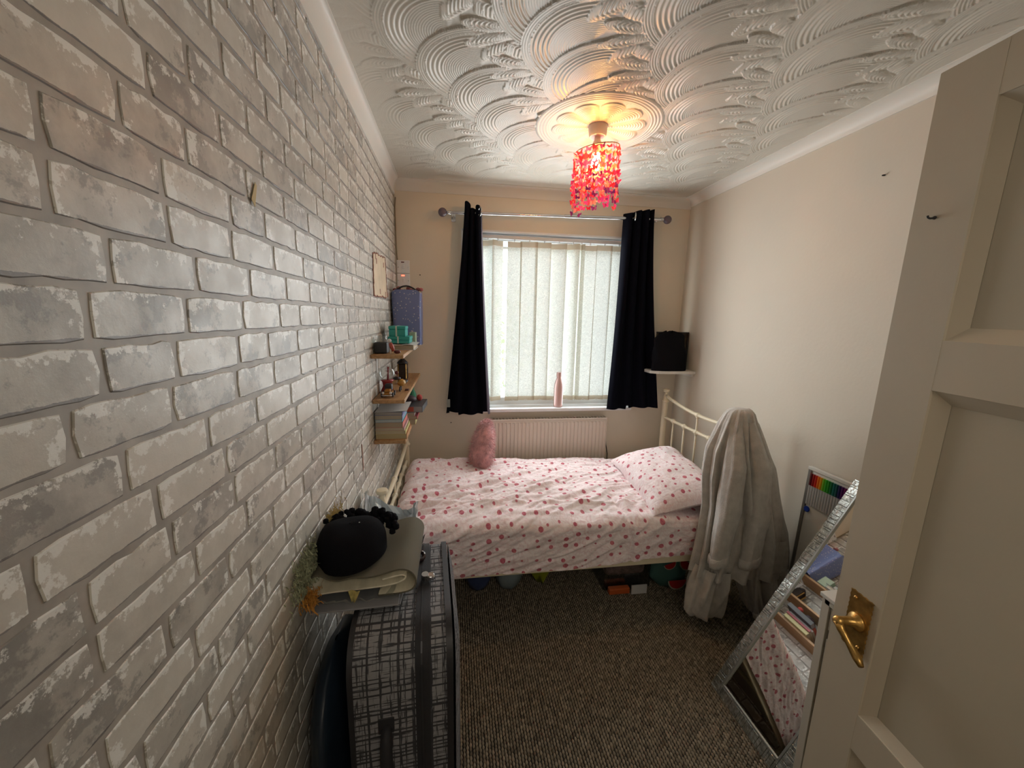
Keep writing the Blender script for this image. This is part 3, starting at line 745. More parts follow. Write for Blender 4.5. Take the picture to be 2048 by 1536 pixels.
# ------------------------------------------------------------------ bed
FX, HX, BY0, BY1 = -.330, 1.555, 1.700, 2.630
HY0, HY1 = 1.800, 2.625
bed = thing('bed_frame', 'cream metal single bed frame with knobbed head and foot rails', 'bed', (.62, 2.165, 0))
def post(x, y, h, r=.020):
    m_ = MB(); m_.tube([(x, y, 0), (x, y, h - .10)], r, 14)
    m_.lathe([(r, h - .10), (r + .006, h - .095), (r + .006, h - .085), (r, h - .08), (r - .004, h - .06), (r - .008, h - .045), (.012, h - .035), (.010, h - .028), (.024, h - .022), (.028, h - .012), (.024, h - .003), (.010, h)], (x, y, 0), 18)
    return m_
for (x, y, h) in ((FX, BY0 + .03, .765), (FX, BY1, .765), (HX, HY0, 1.050), (HX, HY1, 1.050)):
    o = obj('post', post(x, y, h), M['bedmetal'], parent=bed, smooth=True, angle=50)
yc = (BY0 + BY1) / 2
def railz(y, lo, k): return lo + k * (y - yc) ** 2
def pts(x, lo, k):
    a_, b_ = (HY0, HY1) if x > 0 else (BY0 + .03, BY1)
    return [(x, a_ + (b_ - a_) * i / 24, railz(a_ + (b_ - a_) * i / 24, lo, k)) for i in range(25)]
obj('top_rail', MB().tube(pts(HX, .948, .25), .011, 10), M['bedmetal'], parent=bed, smooth=True, label='dipping upper headboard rail')
obj('top_rail', MB().tube(pts(FX, .655, .10), .012, 10), M['bedmetal'], parent=bed, smooth=True, label='upper footboard rail')
obj('lower_rail', MB().tube(pts(HX, .836, 0), .010, 10), M['bedmetal'], parent=bed, smooth=True)
obj('lower_rail', MB().tube(pts(FX, .560, 0), .010, 10), M['bedmetal'], parent=bed, smooth=True)
def knot(m_, x, y, z): m_.sphere((x, y, z), .019, 12, sc=(.9, 1.1, .9)); m_.sphere((x, y, z - .016), .011, 8); m_.sphere((x, y - .02, z), .013, 8); m_.sphere((x, y + .02, z), .013, 8)
for i, y in enumerate((2.498, 2.364, 2.231, 2.097, 1.963)):
    top = railz(y, .948, .25) if i in (2, 4) else .836
    m_ = MB().tube([(HX, y, .34), (HX, y, top)], .0062, 8); knot(m_, HX, y, .836)
    if i in (2, 4): knot(m_, HX, y, top)
    obj('spindle', m_, M['bedmetal'], parent=bed, smooth=True)
for i, y in enumerate((2.50, 2.364, 2.231, 2.090, 1.950, 1.830)):
    top = railz(y, .655, .10) if i in (3,) else .560
    m_ = MB().tube([(FX, y, .34), (FX, y, top)], .0062, 8); knot(m_, FX, y, .560)
    if i in (3,): knot(m_, FX, y, top)
    obj('spindle', m_, M['bedmetal'], parent=bed, smooth=True)
for y in (BY0 + .005, BY1 - .005): obj('side_rail', MB().box(FX + .02, HX + (.012 if y < 2 else -.015), y - .010, y + .010, .300, .345, .003), M['bedmetal'], parent=bed)
for x in (.15, .62, 1.1):
    obj('cross_bar', MB().box(x - .02, x + .02, BY0, BY1, .318, .332, .002), M['bedmetal'], parent=bed)
obj('centre_leg', MB().tube([(1.283, 1.735, .31), (1.283, 1.735, .03)], .009, 8).lathe([(.012, .0), (.020, .003), (.020, .02), (.012, .034)], (1.283, 1.735, .006), 14), M['bedmetal'], parent=bed, smooth=True, angle=50)

matt = tag(obj('mattress', MB().box(FX + .045, HX - .03, BY0 + .012, BY1 - .025, .335, .530, .04, seg=3), simple('mattress_ticking', (.6, .55, .52), .9), smooth=True), 'pale mattress on the metal bed, mostly hidden under the dotted duvet', 'mattress')

def duvet():
    x0, x1 = FX + .028, 1.500; nu, nv = 300, 230
    u = np.linspace(0, 1, nu)[:, None]; X = x0 + (x1 - x0) * u
    # path across: back edge -> front edge -> hem
    yb, yf = BY1 - .02, BY0 + .012
    Ltop = yb - yf; hem = .322 + .004 * np.sin(X * 7) + .026 * np.clip((X - .55) / .4, 0, 1)
    zt = .585 - .030 * np.clip((X - .2), 0, 2)
    Lh = (zt - hem)
    s = np.linspace(0, 1, nv)[None, :]
    tot = Ltop + Lh; d = s * tot
    R = .045
    ontop = d < (Ltop - R); 
    a = np.clip((d - (Ltop - R)) / (R * PI / 2), 0, 1) * PI / 2
    Y = np.where(ontop, yb - d, yf + R - R * np.sin(a) - .012 * (a > 0) * (a / (PI / 2)))
    Z = np.where(ontop, zt, zt - R * (1 - np.cos(a)))
    dh = np.clip(d - (Ltop - R + R * PI / 2), 0, None)
    Z = np.where(dh > 0, zt - R - dh * (tot - Ltop - R) / (tot - (Ltop - R + R * PI / 2)), Z)
    Z = np.maximum(Z, hem)
    Xb = X + 0 * s
    # puff and wrinkles
    top = np.clip((Ltop - d) / .1, 0, 1)
    puff = .020 * np.sin(PI * np.clip((yb - Y) / (yb - yf), 0, 1)) - .035 * np.clip(1 - (yb - Y) / .25, 0, 1) ** 2
    ang = .42 + .25 * fbm(Xb * 2, d * 2, 2)
    wv = Xb * np.sin(ang) + d * np.cos(ang)
    q = fbm(Xb * 1.6 + 3, wv * 9, 4, .55)
    wr = .026 * (1 - np.abs(q) * 4).clip(-1, 1) * (.35 + .65 * np.clip(1 - (Xb - x0) / 1.3, 0, 1)) 
    wr2 = .013 * fbm(Xb * 9, d * 14, 4)
    cre = -.022 * np.exp(-((Xb - .865 - .05 * (d - Ltop)) / .012) ** 2) * np.clip((d - Ltop + .22) / .15, 0, 1) + .012 * np.exp(-((Xb - .90) / .03) ** 2) * np.clip((d - Ltop + .25) / .15, 0, 1)
    long_ = .010 * np.exp(-((d - Ltop + .10 - .08 * (Xb)) / .016) ** 2) * np.clip((Xb - .1) / .3, 0, 1) + .007 * np.exp(-((d - Ltop + .17 - .05 * Xb) / .012) ** 2)
    h = wr + wr2 + cre + long_ + .014 * fbm(Xb * 3.3, d * 3.0, 2)
    Z = Z + (puff + h) * top + 0
    front = 1 - top
    Y = Y - front * (np.abs(h) * .7 + .022)
    end = np.clip(1 - (Xb - x0) / .06, 0, 1); Z = Z - .05 * end ** 2 * top
    Z = np.maximum(Z, hem)
    # left end tucked down
    P = np.stack([Xb, Y, Z], -1)
    uv = np.stack([Xb, d], -1)
    mb = MB().grid(P, uv)
    # foot end drop
    e = P[0]; n = len(e); k = 8
    Q = np.stack([np.stack([e[:, 0] - .012 * math.sin(j / (k - 1) * PI / 2) + .01 * vn(e[:, 1] * 20, np.full(n, j * .5)), e[:, 1], e[:, 2] * (1 - j / (k - 1)) + np.minimum(.38, e[:, 2]) * (j / (k - 1))], -1) for j in range(k)], 0)
    uq = np.stack([np.stack([np.full(n, x0 - j * .02), (s[0] * tot[0])], -1) for j in range(k)], 0)
    mb.grid(Q, uq)
    o = obj('duvet', mb, M['dotted'], smooth=True, recalc=False)
    tag(o, 'crumpled white and pink duvet with raspberry dots covering the bed', 'duvet')
duvet()

def pillow():
    L, W_, T = .70, .43, .17; n = 60
    u = np.linspace(-1, 1, n)[:, None]; v = np.linspace(-1, 1, n)[None, :]
    prof = (np.clip(1 - np.abs(u) ** 2.6, 0, 1) ** .55) * (np.clip(1 - np.abs(v) ** 2.6, 0, 1) ** .55)
    mb = MB(); 
    rim = 1 - .06 * (np.abs(u) ** 2) * 0
    X0 = u * W_ / 2 * (1 - .07 * (1 - v ** 2) * 0 - .06 * (1 - np.abs(v)) * 0) ; Y0 = v * L / 2 + 0 * u
    X0 = X0 * (1 - .06 * (1 - v * v)); X0 = X0 + 0 * v; Y0 = Y0 * (1 - .05 * (1 - u * u))
    c = Matrix.Translation((1.235, 2.035, .628)) @ Matrix.Rotation(math.radians(-5), 4, 'Z') @ Matrix.Rotation(math.radians(-13), 4, 'Y') @ Matrix.Rotation(math.radians(3), 4, 'X')
    for s_ in (1, -1):
        Zz = s_ * T / 2 * prof * (1.25 if s_ > 0 else .75) + .010 * fbm(u * 3 + 5, v * 4, 3) * prof + .006 * np.sin(v * 9 + u * 3) * (np.abs(u) > .7)
        P = np.stack([X0 + 0 * Zz, Y0 + 0 * Zz, Zz], -1).reshape(-1, 3)
        P = np.array([list(c @ Vector(p)) for p in P]).reshape(n, n, 3)
        uv = np.stack([(u + 0 * v) * .25 + 3.3, (v + 0 * u) * .37 + 1.1], -1)
        mb.grid(P, uv)
    tag(obj('pillow', mb, M['dotted'], smooth=True), 'plump raspberry-dotted pillow at the head of the bed', 'pillow')
pillow()

def fur_cushion():
    n, m_ = 28, 26; base = Vector((.16, 2.45, .545)); c4 = Matrix.Translation(base) @ Matrix.Rotation(math.radians(10), 4, 'Y') @ Matrix.Rotation(math.radians(-14), 4, 'X')
    P = []; 
    for i in range(m_):
        t_ = i / (m_ - 1); a = PI * t_
        z = .165 - .165 * math.cos(a)
        prof = math.sin(a) ** .75 * (1.0 - .42 * t_)
        P.append([c4 @ Vector((.092 * prof * math.cos(2 * PI * k / n), .16 * prof * math.sin(2 * PI * k / n), z)) for k in range(n)])
    P = np.array([[list(q) for q in r] for r in P])
    cu = tag(obj('fluffy_cushion', MB().grid(P, wrap=True, flip=True), M['pink_fur'], smooth=True), 'shaggy dusty pink cushion standing on the bed against the radiator', 'cushion')
    cen = P.mean((0, 1)); h = MB(); r = random.Random(5)
    for k in range(9000):
        i = r.randrange(1, m_ - 1); j = r.randrange(n); fi, fj = r.random(), r.random()
        p = P[i, j] * (1 - fi) + P[min(i + 1, m_ - 1), j] * fi; p2 = P[i, (j + 1) % n]; p = p + (p2 - P[i, j]) * fj
        d = p - np.array([cen[0], cen[1], p[2] * .8 + cen[2] * .2]); d /= np.linalg.norm(d) + 1e-9
        cl = vn(np.array([i * .45]), np.array([j * .45]))[0]
        tdir = np.array([r.gauss(0, .5) + cl, r.gauss(0, .5), -.5 + r.gauss(0, .5)])
        q = p + d * r.uniform(.010, .024) + tdir * .015
        sd = np.cross(d, tdir); sd /= np.linalg.norm(sd) + 1e-9; sd *= .0011
        h.add([p - sd, p + sd, q], [(0, 1, 2)])
    o = obj('fur', h, M['pink_fur'], parent=cu, recalc=False); o['kind'] = 'stuff'
fur_cushion()

# ------------------------------------------------------------------ dressing gown on the head post
def robe():
    th = thing('dressing_gown', 'grey fleece dressing gown hung over the near head post of the bed', 'dressing gown', (1.45, 1.62, .03))
    def loft(levels, nk, foldn, famp, seed, cap=True, closed=True):
        # levels: (z, xl, xr, yc, ydepth)
        rs = np.random.default_rng(seed); ph = rs.random(6) * 6.28
        Z = np.array([l[0] for l in levels]); nz = 90; zz = np.linspace(Z[0], Z[-1], nz)
        f = lambda k: np.interp(zz[::-1], Z[::-1], np.array([l[k] for l in levels])[::-1])[::-1]
        xl, xr, yc_, yd = f(1), f(2), f(3), f(4)
        th_ = np.linspace(0, 2 * PI, nk, endpoint=False); P = np.zeros((nz, nk, 3))
        for i in range(nz):
            t_ = i / (nz - 1)
            mod = 1 + famp * min(1, t_ * 3 + .15) * (np.sin(th_ * foldn + ph[0] + 1.2 * np.sin(t_ * 2.2 + ph[1])) + .5 * np.sin(th_ * (foldn * 2 + 1) + ph[2] + t_ * 2))
            cx = (xl[i] + xr[i]) / 2; hw = (xr[i] - xl[i]) / 2
            P[i, :, 0] = cx + hw * np.cos(th_) * (1 + .35 * (mod - 1)); P[i, :, 1] = yc_[i] + yd[i] * np.sin(th_) * mod
            P[i, :, 2] = zz[i] + .006 * fbm(th_ * 2, np.full(nk, t_ * 4), 2)
        mb = MB().grid(P, wrap=True)
        if cap: mb.f.append(tuple(range(nk))); mb.mi.append(0)
        return mb
    body = loft([(1.128, 1.355, 1.435, 1.67, .03), (1.115, 1.325, 1.455, 1.67, .055), (1.06, 1.296, 1.468, 1.665, .075), (.93, 1.245, 1.515, 1.655, .09), (.80, 1.228, 1.560, 1.64, .10), (.65, 1.238, 1.600, 1.63, .105), (.50, 1.225, 1.655, 1.62, .11), (.40, 1.212, 1.675, 1.615, .105), (.30, 1.195, 1.685, 1.61, .095)], 150, 12, .24, 1)
    l1 = loft([(.34, 1.205, 1.385, 1.61, .085), (.20, 1.170, 1.370, 1.605, .075), (.10, 1.158, 1.355, 1.60, .06), (.075, 1.18, 1.352, 1.60, .05)], 80, 6, .26, 2, cap=False)
    l2 = loft([(.34, 1.42, 1.682, 1.615, .09), (.20, 1.455, 1.692, 1.605, .085), (.09, 1.50, 1.696, 1.60, .07), (.03, 1.57, 1.697, 1.60, .05)], 90, 8, .26, 3, cap=False)
    for l in (l1, l2): body.add(l.v, l.f)
    obj('robe_body', body, M['robe'], parent=th, smooth=True)
    def sleeve(P, R, cuff):
        n = 20; pts = [Vector(p) for p in P]
        # resample
        out = []; rr = []
        for i in range(len(pts) - 1):
            for k in range(8):
                t_ = k / 8; out.append(pts[i].lerp(pts[i + 1], t_)); rr.append(R[i] + (R[i + 1] - R[i]) * t_)
        out.append(pts[-1]); rr.append(R[-1]); mb = MB(); V = []
        for i, p in enumerate(out):
            row = []
            for k in range(n):
                a = 2 * PI * k / n; w_ = 1 + .13 * math.sin(a * 3 + i * .10) + .07 * math.sin(a * 7 - i * .13) + .03 * math.sin(i * .9 + a)
                row.append((p.x + rr[i] * w_ * math.cos(a), p.y + rr[i] * .80 * w_ * math.sin(a), p.z))
            V.append(row)
        mb.grid(np.array(V), wrap=True)
        o = obj('sleeve', mb, M['robe'], parent=th, smooth=True)
        q = V[-1]; cz = np.mean([a[2] for a in q]); c_ = np.mean(q, 0); rows = []
        for dz, s_ in ((.028, 1.02), (.026, 1.12), (.0, 1.16), (-.018, 1.12), (-.020, .95), (.0, .85)):
            rows.append([(c_[0] + (a[0] - c_[0]) * s_, c_[1] + (a[1] - c_[1]) * s_, cz + dz + .12 * (a[0] - c_[0])) for a in q])
        obj('cuff', MB().grid(np.array(rows), wrap=True), M['robe'], parent=o, smooth=True)
    sleeve([(1.345, 1.625, 1.06), (1.300, 1.55, .88), (1.275, 1.53, .66), (1.248, 1.53, .41)], [.030, .052, .054, .040], 0)
    sleeve([(1.395, 1.61, 1.08), (1.420, 1.54, .88), (1.418, 1.52, .64), (1.403, 1.52, .405)], [.028, .055, .060, .048], 0)
    sleeve([(1.430, 1.62, 1.07), (1.485, 1.565, .86), (1.535, 1.545, .62), (1.570, 1.555, .30)], [.024, .040, .042, .040], 0)
    [o for o in th.children if o.name.startswith('sleeve')][-1].name = 'front_fold'
    obj('belt', MB().tube([(1.462, 1.535, .50), (1.468, 1.52, .38), (1.476, 1.525, .25), (1.488, 1.52, .15), (1.492, 1.52, .11)], [.008, .007, .008, .008, .013], 8).sphere((1.493, 1.52, .10), .017, 8, sc=(1, 1, 1.4)), M['robe'], parent=th, smooth=True)
    obj('pocket', MB().grid(np.array([[(1.535 + .10 * i / 8, 1.508 + .03 * (i / 8) ** 2 + .006 * math.sin(i), .50 - .17 * j / 6) for i in range(9)] for j in range(7)])), M['robe'], parent=th, smooth=True)
robe()

# ------------------------------------------------------------------ ceiling lamp with butterfly strings
LC = Vector((.650, 1.852, 0))
lamp = thing('ceiling_lamp', 'lit ceiling lamp with a drum of red and purple butterfly strings', 'ceiling lamp', (LC.x, LC.y, 2.04))
obj('ceiling_cup', MB().lathe([(.010, 2.362), (.036, 2.364), (.040, 2.372), (.042, 2.400), (.043, 2.416)], (LC.x, LC.y, 0), 32), M['holder'], parent=lamp, smooth=True, angle=40)
obj('lampholder', MB().lathe([(.018, 2.292), (.021, 2.296), (.021, 2.318), (.026, 2.322), (.022, 2.335), (.015, 2.350), (.013, 2.364)], (LC.x, LC.y, 0), 24), M['holder'], parent=lamp, smooth=True, angle=40)
obj('bulb', MB().lathe([(.008, 2.292), (.013, 2.286), (.018, 2.272), (.0225, 2.252), (.021, 2.236), (.013, 2.226), (.004, 2.223)], (LC.x, LC.y, 0), 20), M['bulb'], parent=lamp, smooth=True)
T4 = Matrix.Translation((LC.x, LC.y, 2.308)) @ Matrix.Rotation(math.radians(-9), 4, 'Y') @ Matrix.Rotation(math.radians(3), 4, 'X')
def ringpt(r, a, z=0): return T4 @ Vector((r * math.cos(a), r * math.sin(a), z))
g = MB().tube([ringpt(.101, 2 * PI * k / 40) for k in range(40)], .0022, 6, closed=True)
obj('shade_ring', g, M['ring'], parent=lamp, smooth=True)
obj('shade_ring', MB().tube([ringpt(.060, 2 * PI * k / 30) for k in range(30)], .0015, 5, closed=True), M['ring'], parent=lamp, smooth=True)
for k in range(3):
    a = 2 * PI * k / 3 + .4
    obj('shade_arm', MB().tube([Vector((LC.x + .02 * math.cos(a), LC.y + .02 * math.sin(a), 2.312)), ringpt(.101, a)], .0016, 6), M['ring'], parent=lamp)
def butterfly_mesh(name, m_):
    half = [(0, .004), (.004, .0075), (.0105, .0125), (.0145, .0115), (.0150, .0065), (.0115, .0005), (.0125, -.004), (.0105, -.0085), (.0065, -.0105), (.0025, -.0065), (0, -.004)]
    mb = MB()
    for s_ in (1, -1):
        vs = []
        for (x, z) in half: vs.append((s_ * x, .0042 * (x / .015), z))
        n = len(vs); vs += [(0, .0006, 0)]
        mb.add(vs, [(n, i, i + 1) for i in range(n - 1)])
    mb.tube([(0, -.0004, -.006), (0, -.0004, .007)], .0009, 4)
    me = bpy.data.meshes.new(name); me.from_pydata(mb.v, [], mb.f); me.materials.append(m_); me.update(); return me
BM = [butterfly_mesh('butterfly', M[k]) for k in ('bf_red', 'bf_pink', 'bf_purple', 'bf_coral')]
rb = random.Random(11); sg = MB()
def string(r, a, top, nb):
    p = ringpt(r, a); L = nb * .0262 + .006; ph = rb.random() * 6
    q = [p + Vector((.003 * math.sin(ph + k), .003 * math.cos(ph + k * 1.3), -L * k / 8)) for k in range(9)]
    sg.tube(q, .0006, 4)
    for k in range(nb):
        f_ = (k + .55 + rb.uniform(-.1, .1)) / nb
        if k == 0 and rb.random() < .25: continue
        z = -L * f_; c = p + Vector((rb.uniform(-.004, .004), rb.uniform(-.004, .004), z))
        low = f_
        wts = (.45 * (1 - low) + .12, .25 + .2 * low, .05 + .38 * low, .22)
        me = rb.choices(BM, wts)[0]
        o = bpy.data.objects.new('butterfly', me); COL.objects.link(o); o.parent = lamp
        o.location = c - wl(lamp); o.rotation_euler = (rb.gauss(.1, .35), rb.gauss(0, .3), a + PI / 2 + PI + rb.gauss(0, .55)); s_ = rb.uniform(.85, 1.12); o.scale = (s_, s_, s_)
for k in range(22): string(.101, 2 * PI * k / 22 + .05, 0, rb.choice([8, 9, 9, 10]))
for k in range(11): string(.060, 2 * PI * k / 11 + .2, 0, rb.choice([7, 8, 9]))
o = obj('bead_string', sg, M['string'], parent=lamp, recalc=False); o['kind'] = 'stuff'

# ------------------------------------------------------------------ shelves and what stands on them
SX0, SX1, SY0, SY1 = XL + .002, -.236, 1.868, 2.765
for k, (z, lab) in enumerate(((1.365, 'top oak shelf in the left corner, carrying turquoise boxes and a gift bag'), (1.150, 'middle oak shelf in the left corner, carrying toys and a snow globe'), (.950, 'bottom oak shelf in the left corner, loaded with stacked books'))):
    th = thing('wall_shelf', lab, 'shelf', ((SX0 + SX1) / 2, (SY0 + SY1) / 2, z - .018), 'oak wall shelves in the left corner')
    obj('board', MB().box(SX0, SX1, SY0, SY1, z - .018, z, .002), M['oak'], parent=th)
    for y in (2.0, 2.6):
        obj('bracket', MB().box(SX0, SX0 + .004, y - .01, y + .01, z - .10, z - .018).box(SX0, SX1 - .03, y - .01, y + .01, z - .023, z - .0185), M['upvc'], parent=th)
def thing_at(name, label, cat, c, parts, group=None):
    th = thing(name, label, cat, c, group)
    for (pn, mb, m_, sm) in parts: obj(pn, mb, m_, parent=th, smooth=sm, angle=45 if sm else None)
    return th
# gift bag
z0 = 1.3655; bx0, bx1, by0, by1 = -.375, -.205, 2.50, 2.66
P = []
for k, t_ in enumerate(np.linspace(0, 1, 14)):
    z = z0 + .345 * t_ * .95; row = []
    for i in range(48):
        a = 2 * PI * i / 48; cx, cy = (bx0 + bx1) / 2, (by0 + by1) / 2; c_, s_ = math.cos(a), math.sin(a)
        e = .22; sx = math.copysign(abs(c_) ** e, c_); sy = math.copysign(abs(s_) ** e, s_)
        w_ = 1 + .05 * float(fbm(np.array([a * 2.0]), np.array([t_ * 3]), 3)[0]) + .05 * t_
        row.append((max(cx + sx * (bx1 - bx0) / 2 * w_, XL + .004), min(cy + sy * (by1 - by0) / 2 * w_, 2.79), z + (.010 * math.sin(a * 3) if k == 13 else 0)))
    P.append(row)
gb = thing('gift_bag', 'periwinkle blue speckled gift bag at the corner end of the top shelf', 'gift bag', (-.29, 2.58, z0))
obj('bag_body', MB().grid(np.array(P), wrap=True), M['bluebag'], parent=gb, smooth=True, angle=50)
obj('handle', MB().tube([(-.36 + .018 * k, 2.505 + .0 * k, z0 + .325 + .035 * math.sin(PI * k / 8)) for k in range(9)], .005, 8), M['black_sheen'], parent=gb, smooth=True)
t_ = MB()
for k in range(9): t_.sphere((-.365 + .020 * k, 2.57 + .02 * math.sin(k * 2), z0 + .338 + .012 * math.sin(k * 1.9)), .016, 7, sc=(1, .9, .8))
obj('tissue_paper', t_, simple('tissue', (.30, .10, .10), .8, vary=.6, vscale=40), parent=gb, smooth=True)
# turquoise boxes on a white tray-like book
bk = thing('white_book', 'thick white book lying on the top shelf under turquoise boxes', 'book', (-.29, 2.25, 1.3655))
obj('page_block', MB().box(-.36, -.215, 2.13, 2.36, 1.368, 1.392, .001), simple('pages', (.42, .36, .27), .8), parent=bk)
obj('cover', MB().grid(np.array([[(-.372 + .17 * i / 14, 2.118 + .26 * j / 4, 1.3935 + .0025 * math.sin(i * .75)) for i in range(15)] for j in range(5)])).box(-.362, -.21, 2.125, 2.365, 1.3655, 1.3678), M['paper'], parent=bk, smooth=True, angle=30)
def ribbon_box(name, label, x0, x1, y0, y1, z0, z1, m_, group):
    th = thing(name, label, 'gift box', ((x0 + x1) / 2, (y0 + y1) / 2, z0), group)
    obj('box_body', MB().box(x0, x1, y0, y1, z0, z1 - .018, .002), m_, parent=th)
    obj('lid', MB().box(x0 - .002, x1 + .002, y0 - .002, y1 + .002, z1 - .018, z1, .003), m_, parent=th)
    xm = (x0 + x1) / 2 - .004
    obj('ribbon', MB().box(xm - .004, xm + .004, y0 - .003, y1 + .003, z0, z1 + .001), M['ribbon'], parent=th)
ribbon_box('gift_box', 'flat turquoise gift box with a pale ribbon, under the taller one', -.352, -.240, 2.17, 2.32, 1.3975, 1.434, M['teal'], 'turquoise gift boxes')
ribbon_box('gift_box', 'taller turquoise gift box with a pale ribbon, stacked on the flat one', -.348, -.262, 2.18, 2.30, 1.4345, 1.490, M['teal'], 'turquoise gift boxes')
tag(obj('sage_box', MB().box(-.262, -.226, 2.36, 2.44, 1.3655, 1.45, .002), simple('sage_card', (.30, .36, .26), .7)), 'small sage green box behind the turquoise boxes', 'box')
# candle jar
jar = thing('candle_jar', 'dark jar candle with clear glass rim at the near end of the top shelf', 'jar', (-.345, 1.965, 1.3655))
obj('dark_wax', MB().box(-.378, -.318, 1.925, 1.995, 1.3665, 1.418, .004, seg=2), M['black_sheen'], parent=jar)
obj('glass', MB().lathe([(.033, 1.418), (.034, 1.424), (.030, 1.430), (.024, 1.434), (.024, 1.446), (.027, 1.450)], (-.348, 1.96, 0), 24), M['clearglass'], parent=jar, smooth=True)
fg = thing('toy_figure', 'tiny red and white toy figure leaning by the dark jar candle', 'figurine', (-.285, 1.93, 1.3655))
obj('figure_body', MB().tube([(-.302, 1.92, 1.418), (-.296, 1.92, 1.400), (-.287, 1.92, 1.378)], [.008, .011, .007], 10), simple('toy_red', (.35, .06, .04), .4), parent=fg, smooth=True)
obj('figure_head', MB().sphere((-.305, 1.92, 1.428), .0095, 10), M['paper'], parent=fg, smooth=True)
obj('figure_leg', MB().tube([(-.300, 1.918, 1.395), (-.301, 1.918, 1.3665)], .0035, 8), M['paper'], parent=fg, smooth=True)
obj('figure_base', MB().sphere((-.272, 1.93, 1.374), .0105, 10, sc=(1.6, 1, .8)), simple('toy_maroon', (.08, .01, .015), .4), parent=fg, smooth=True)
# middle shelf
z1 = 1.1505
gl = thing('snow_globe', 'clear glass globe with a red post on a red base, middle shelf', 'snow globe', (-.345, 2.06, z1))
obj('globe', MB().sphere((-.345, 2.06, z1 + .100), .040, 24), M['clearglass'], parent=gl, smooth=True)
obj('red_base', MB().lathe([(.030, 0), (.033, .01), (.022, .035), (.026, .058), (.034, .066)], (-.345, 2.06, z1), 20), simple('red_enamel', (.32, .03, .03), .3), parent=gl, smooth=True)
obj('red_post', MB().tube([(-.342, 2.06, z1 + .066), (-.338, 2.06, z1 + .134)], .005, 8), simple('red_post', (.30, .03, .05), .4), parent=gl, smooth=True)
car = thing('toy_car', 'orange and black vintage toy car with round headlamps on the middle shelf', 'toy car', (-.325, 1.955, z1))
cx, cy = -.325, 1.955
obj('car_body', MB().box(cx - .024, cx + .024, cy - .035, cy + .045, z1 + .010, z1 + .024, .004).box(cx - .014, cx + .014, cy - .030, cy + .010, z1 + .024, z1 + .038, .004), simple('toy_orange', (.30, .13, .02), .35), parent=car)
obj('cabin', MB().box(cx - .018, cx + .018, cy + .005, cy + .045, z1 + .024, z1 + .060, .008, seg=2), M['black_sheen'], parent=car)
for sx in (-1, 1):
    obj('headlamp', MB().sphere((cx + sx * .018, cy - .040, z1 + .024), .0065, 12), M['paper'], parent=car, smooth=True)
    for sy in (-.024, .030):
        obj('wheel', MB().lathe([(.004, -.004), (.012, -.004), (.012, .004), (.004, .004)], (0, 0, 0), 16, M4=Matrix.Translation((cx + sx * .026, cy + sy, z1 + .0125)) @ Matrix.Rotation(PI / 2, 4, 'Y')), M['black_sheen'], parent=car, smooth=True, angle=40)
obj('bumper', MB().tube([(cx - .024, cy - .045, z1 + .012), (cx + .024, cy - .045, z1 + .012)], .003, 8), M['chrome'], parent=car, smooth=True)
sc2 = thing('toy_scooter', 'small yellow toy scooter with black seat behind the toy car', 'toy scooter', (-.285, 2.10, z1))
obj('scooter_body', MB().sphere((-.280, 2.10, z1 + .045), .024, 14, sc=(1.0, 1.2, .8)), simple('toy_yellow', (.42, .24, .05), .35), parent=sc2, smooth=True)
obj('seat', MB().sphere((-.302, 2.10, z1 + .068), .018, 10, sc=(1.2, 1.2, .5)), M['black_sheen'], parent=sc2, smooth=True)
for dy in (-.022, .022): obj('wheel', MB().lathe([(.004, -.003), (.013, -.003), (.013, .003), (.004, .003)], (0, 0, 0), 14, M4=Matrix.Translation((-.285, 2.10 + dy, z1 + .0132)) @ Matrix.Rotation(PI / 2, 4, 'Y')), M['black_sheen'], parent=sc2, smooth=True, angle=40)
obj('mirror', MB().tube([(-.290, 2.085, z1 + .06), (-.300, 2.085, z1 + .095)], .002, 6).sphere((-.300, 2.083, z1 + .10), .010, 10, sc=(1, .3, 1)), M['toy_r'] if 'toy_r' in M else simple('toy_dark_red', (.15, .03, .03), .4), parent=sc2, smooth=True)
tag(obj('toy_block', MB().box(-.262, -.243, 2.10, 2.125, z1, z1 + .007, .001), simple('toy_maroon2', (.06, .015, .01), .6)), 'tiny dark red block lying beside the toy scooter', 'toy')
dk = thing('lantern', 'dark metal lantern figure standing at the back of the middle shelf', 'lantern', (-.320, 2.50, z1))
obj('lantern_body', MB().box(-.352, -.292, 2.47, 2.53, z1, z1 + .10, .008, seg=2), simple('dark_bronze', (.035, .022, .015), .4, metal=.4, vary=.5, vscale=60), parent=dk)
obj('lantern_top', MB().lathe([(.036, 0), (.030, .01), (.014, .026), (.006, .032)], (-.322, 2.50, z1 + .10), 12), M['black_sheen'], parent=dk, smooth=True)
for x in (-.345, -.299): obj('lantern_bar', MB().tube([(x, 2.466, z1 + .004), (x, 2.466, z1 + .098)], .0035, 6), M['brass'], parent=dk)
obj('bowl', MB().lathe([(.010, 0), (.02, .004), (.032, .02), (.029, .02), (.016, .006)], (-.30, 2.33, z1), 20), simple('grey_ceramic', (.10, .12, .14), .4), origin=(-.30, 2.33, z1), smooth=True)
tag(bpy.data.objects['bowl'], 'small dark grey bowl on the middle shelf in front of the lantern', 'bowl')
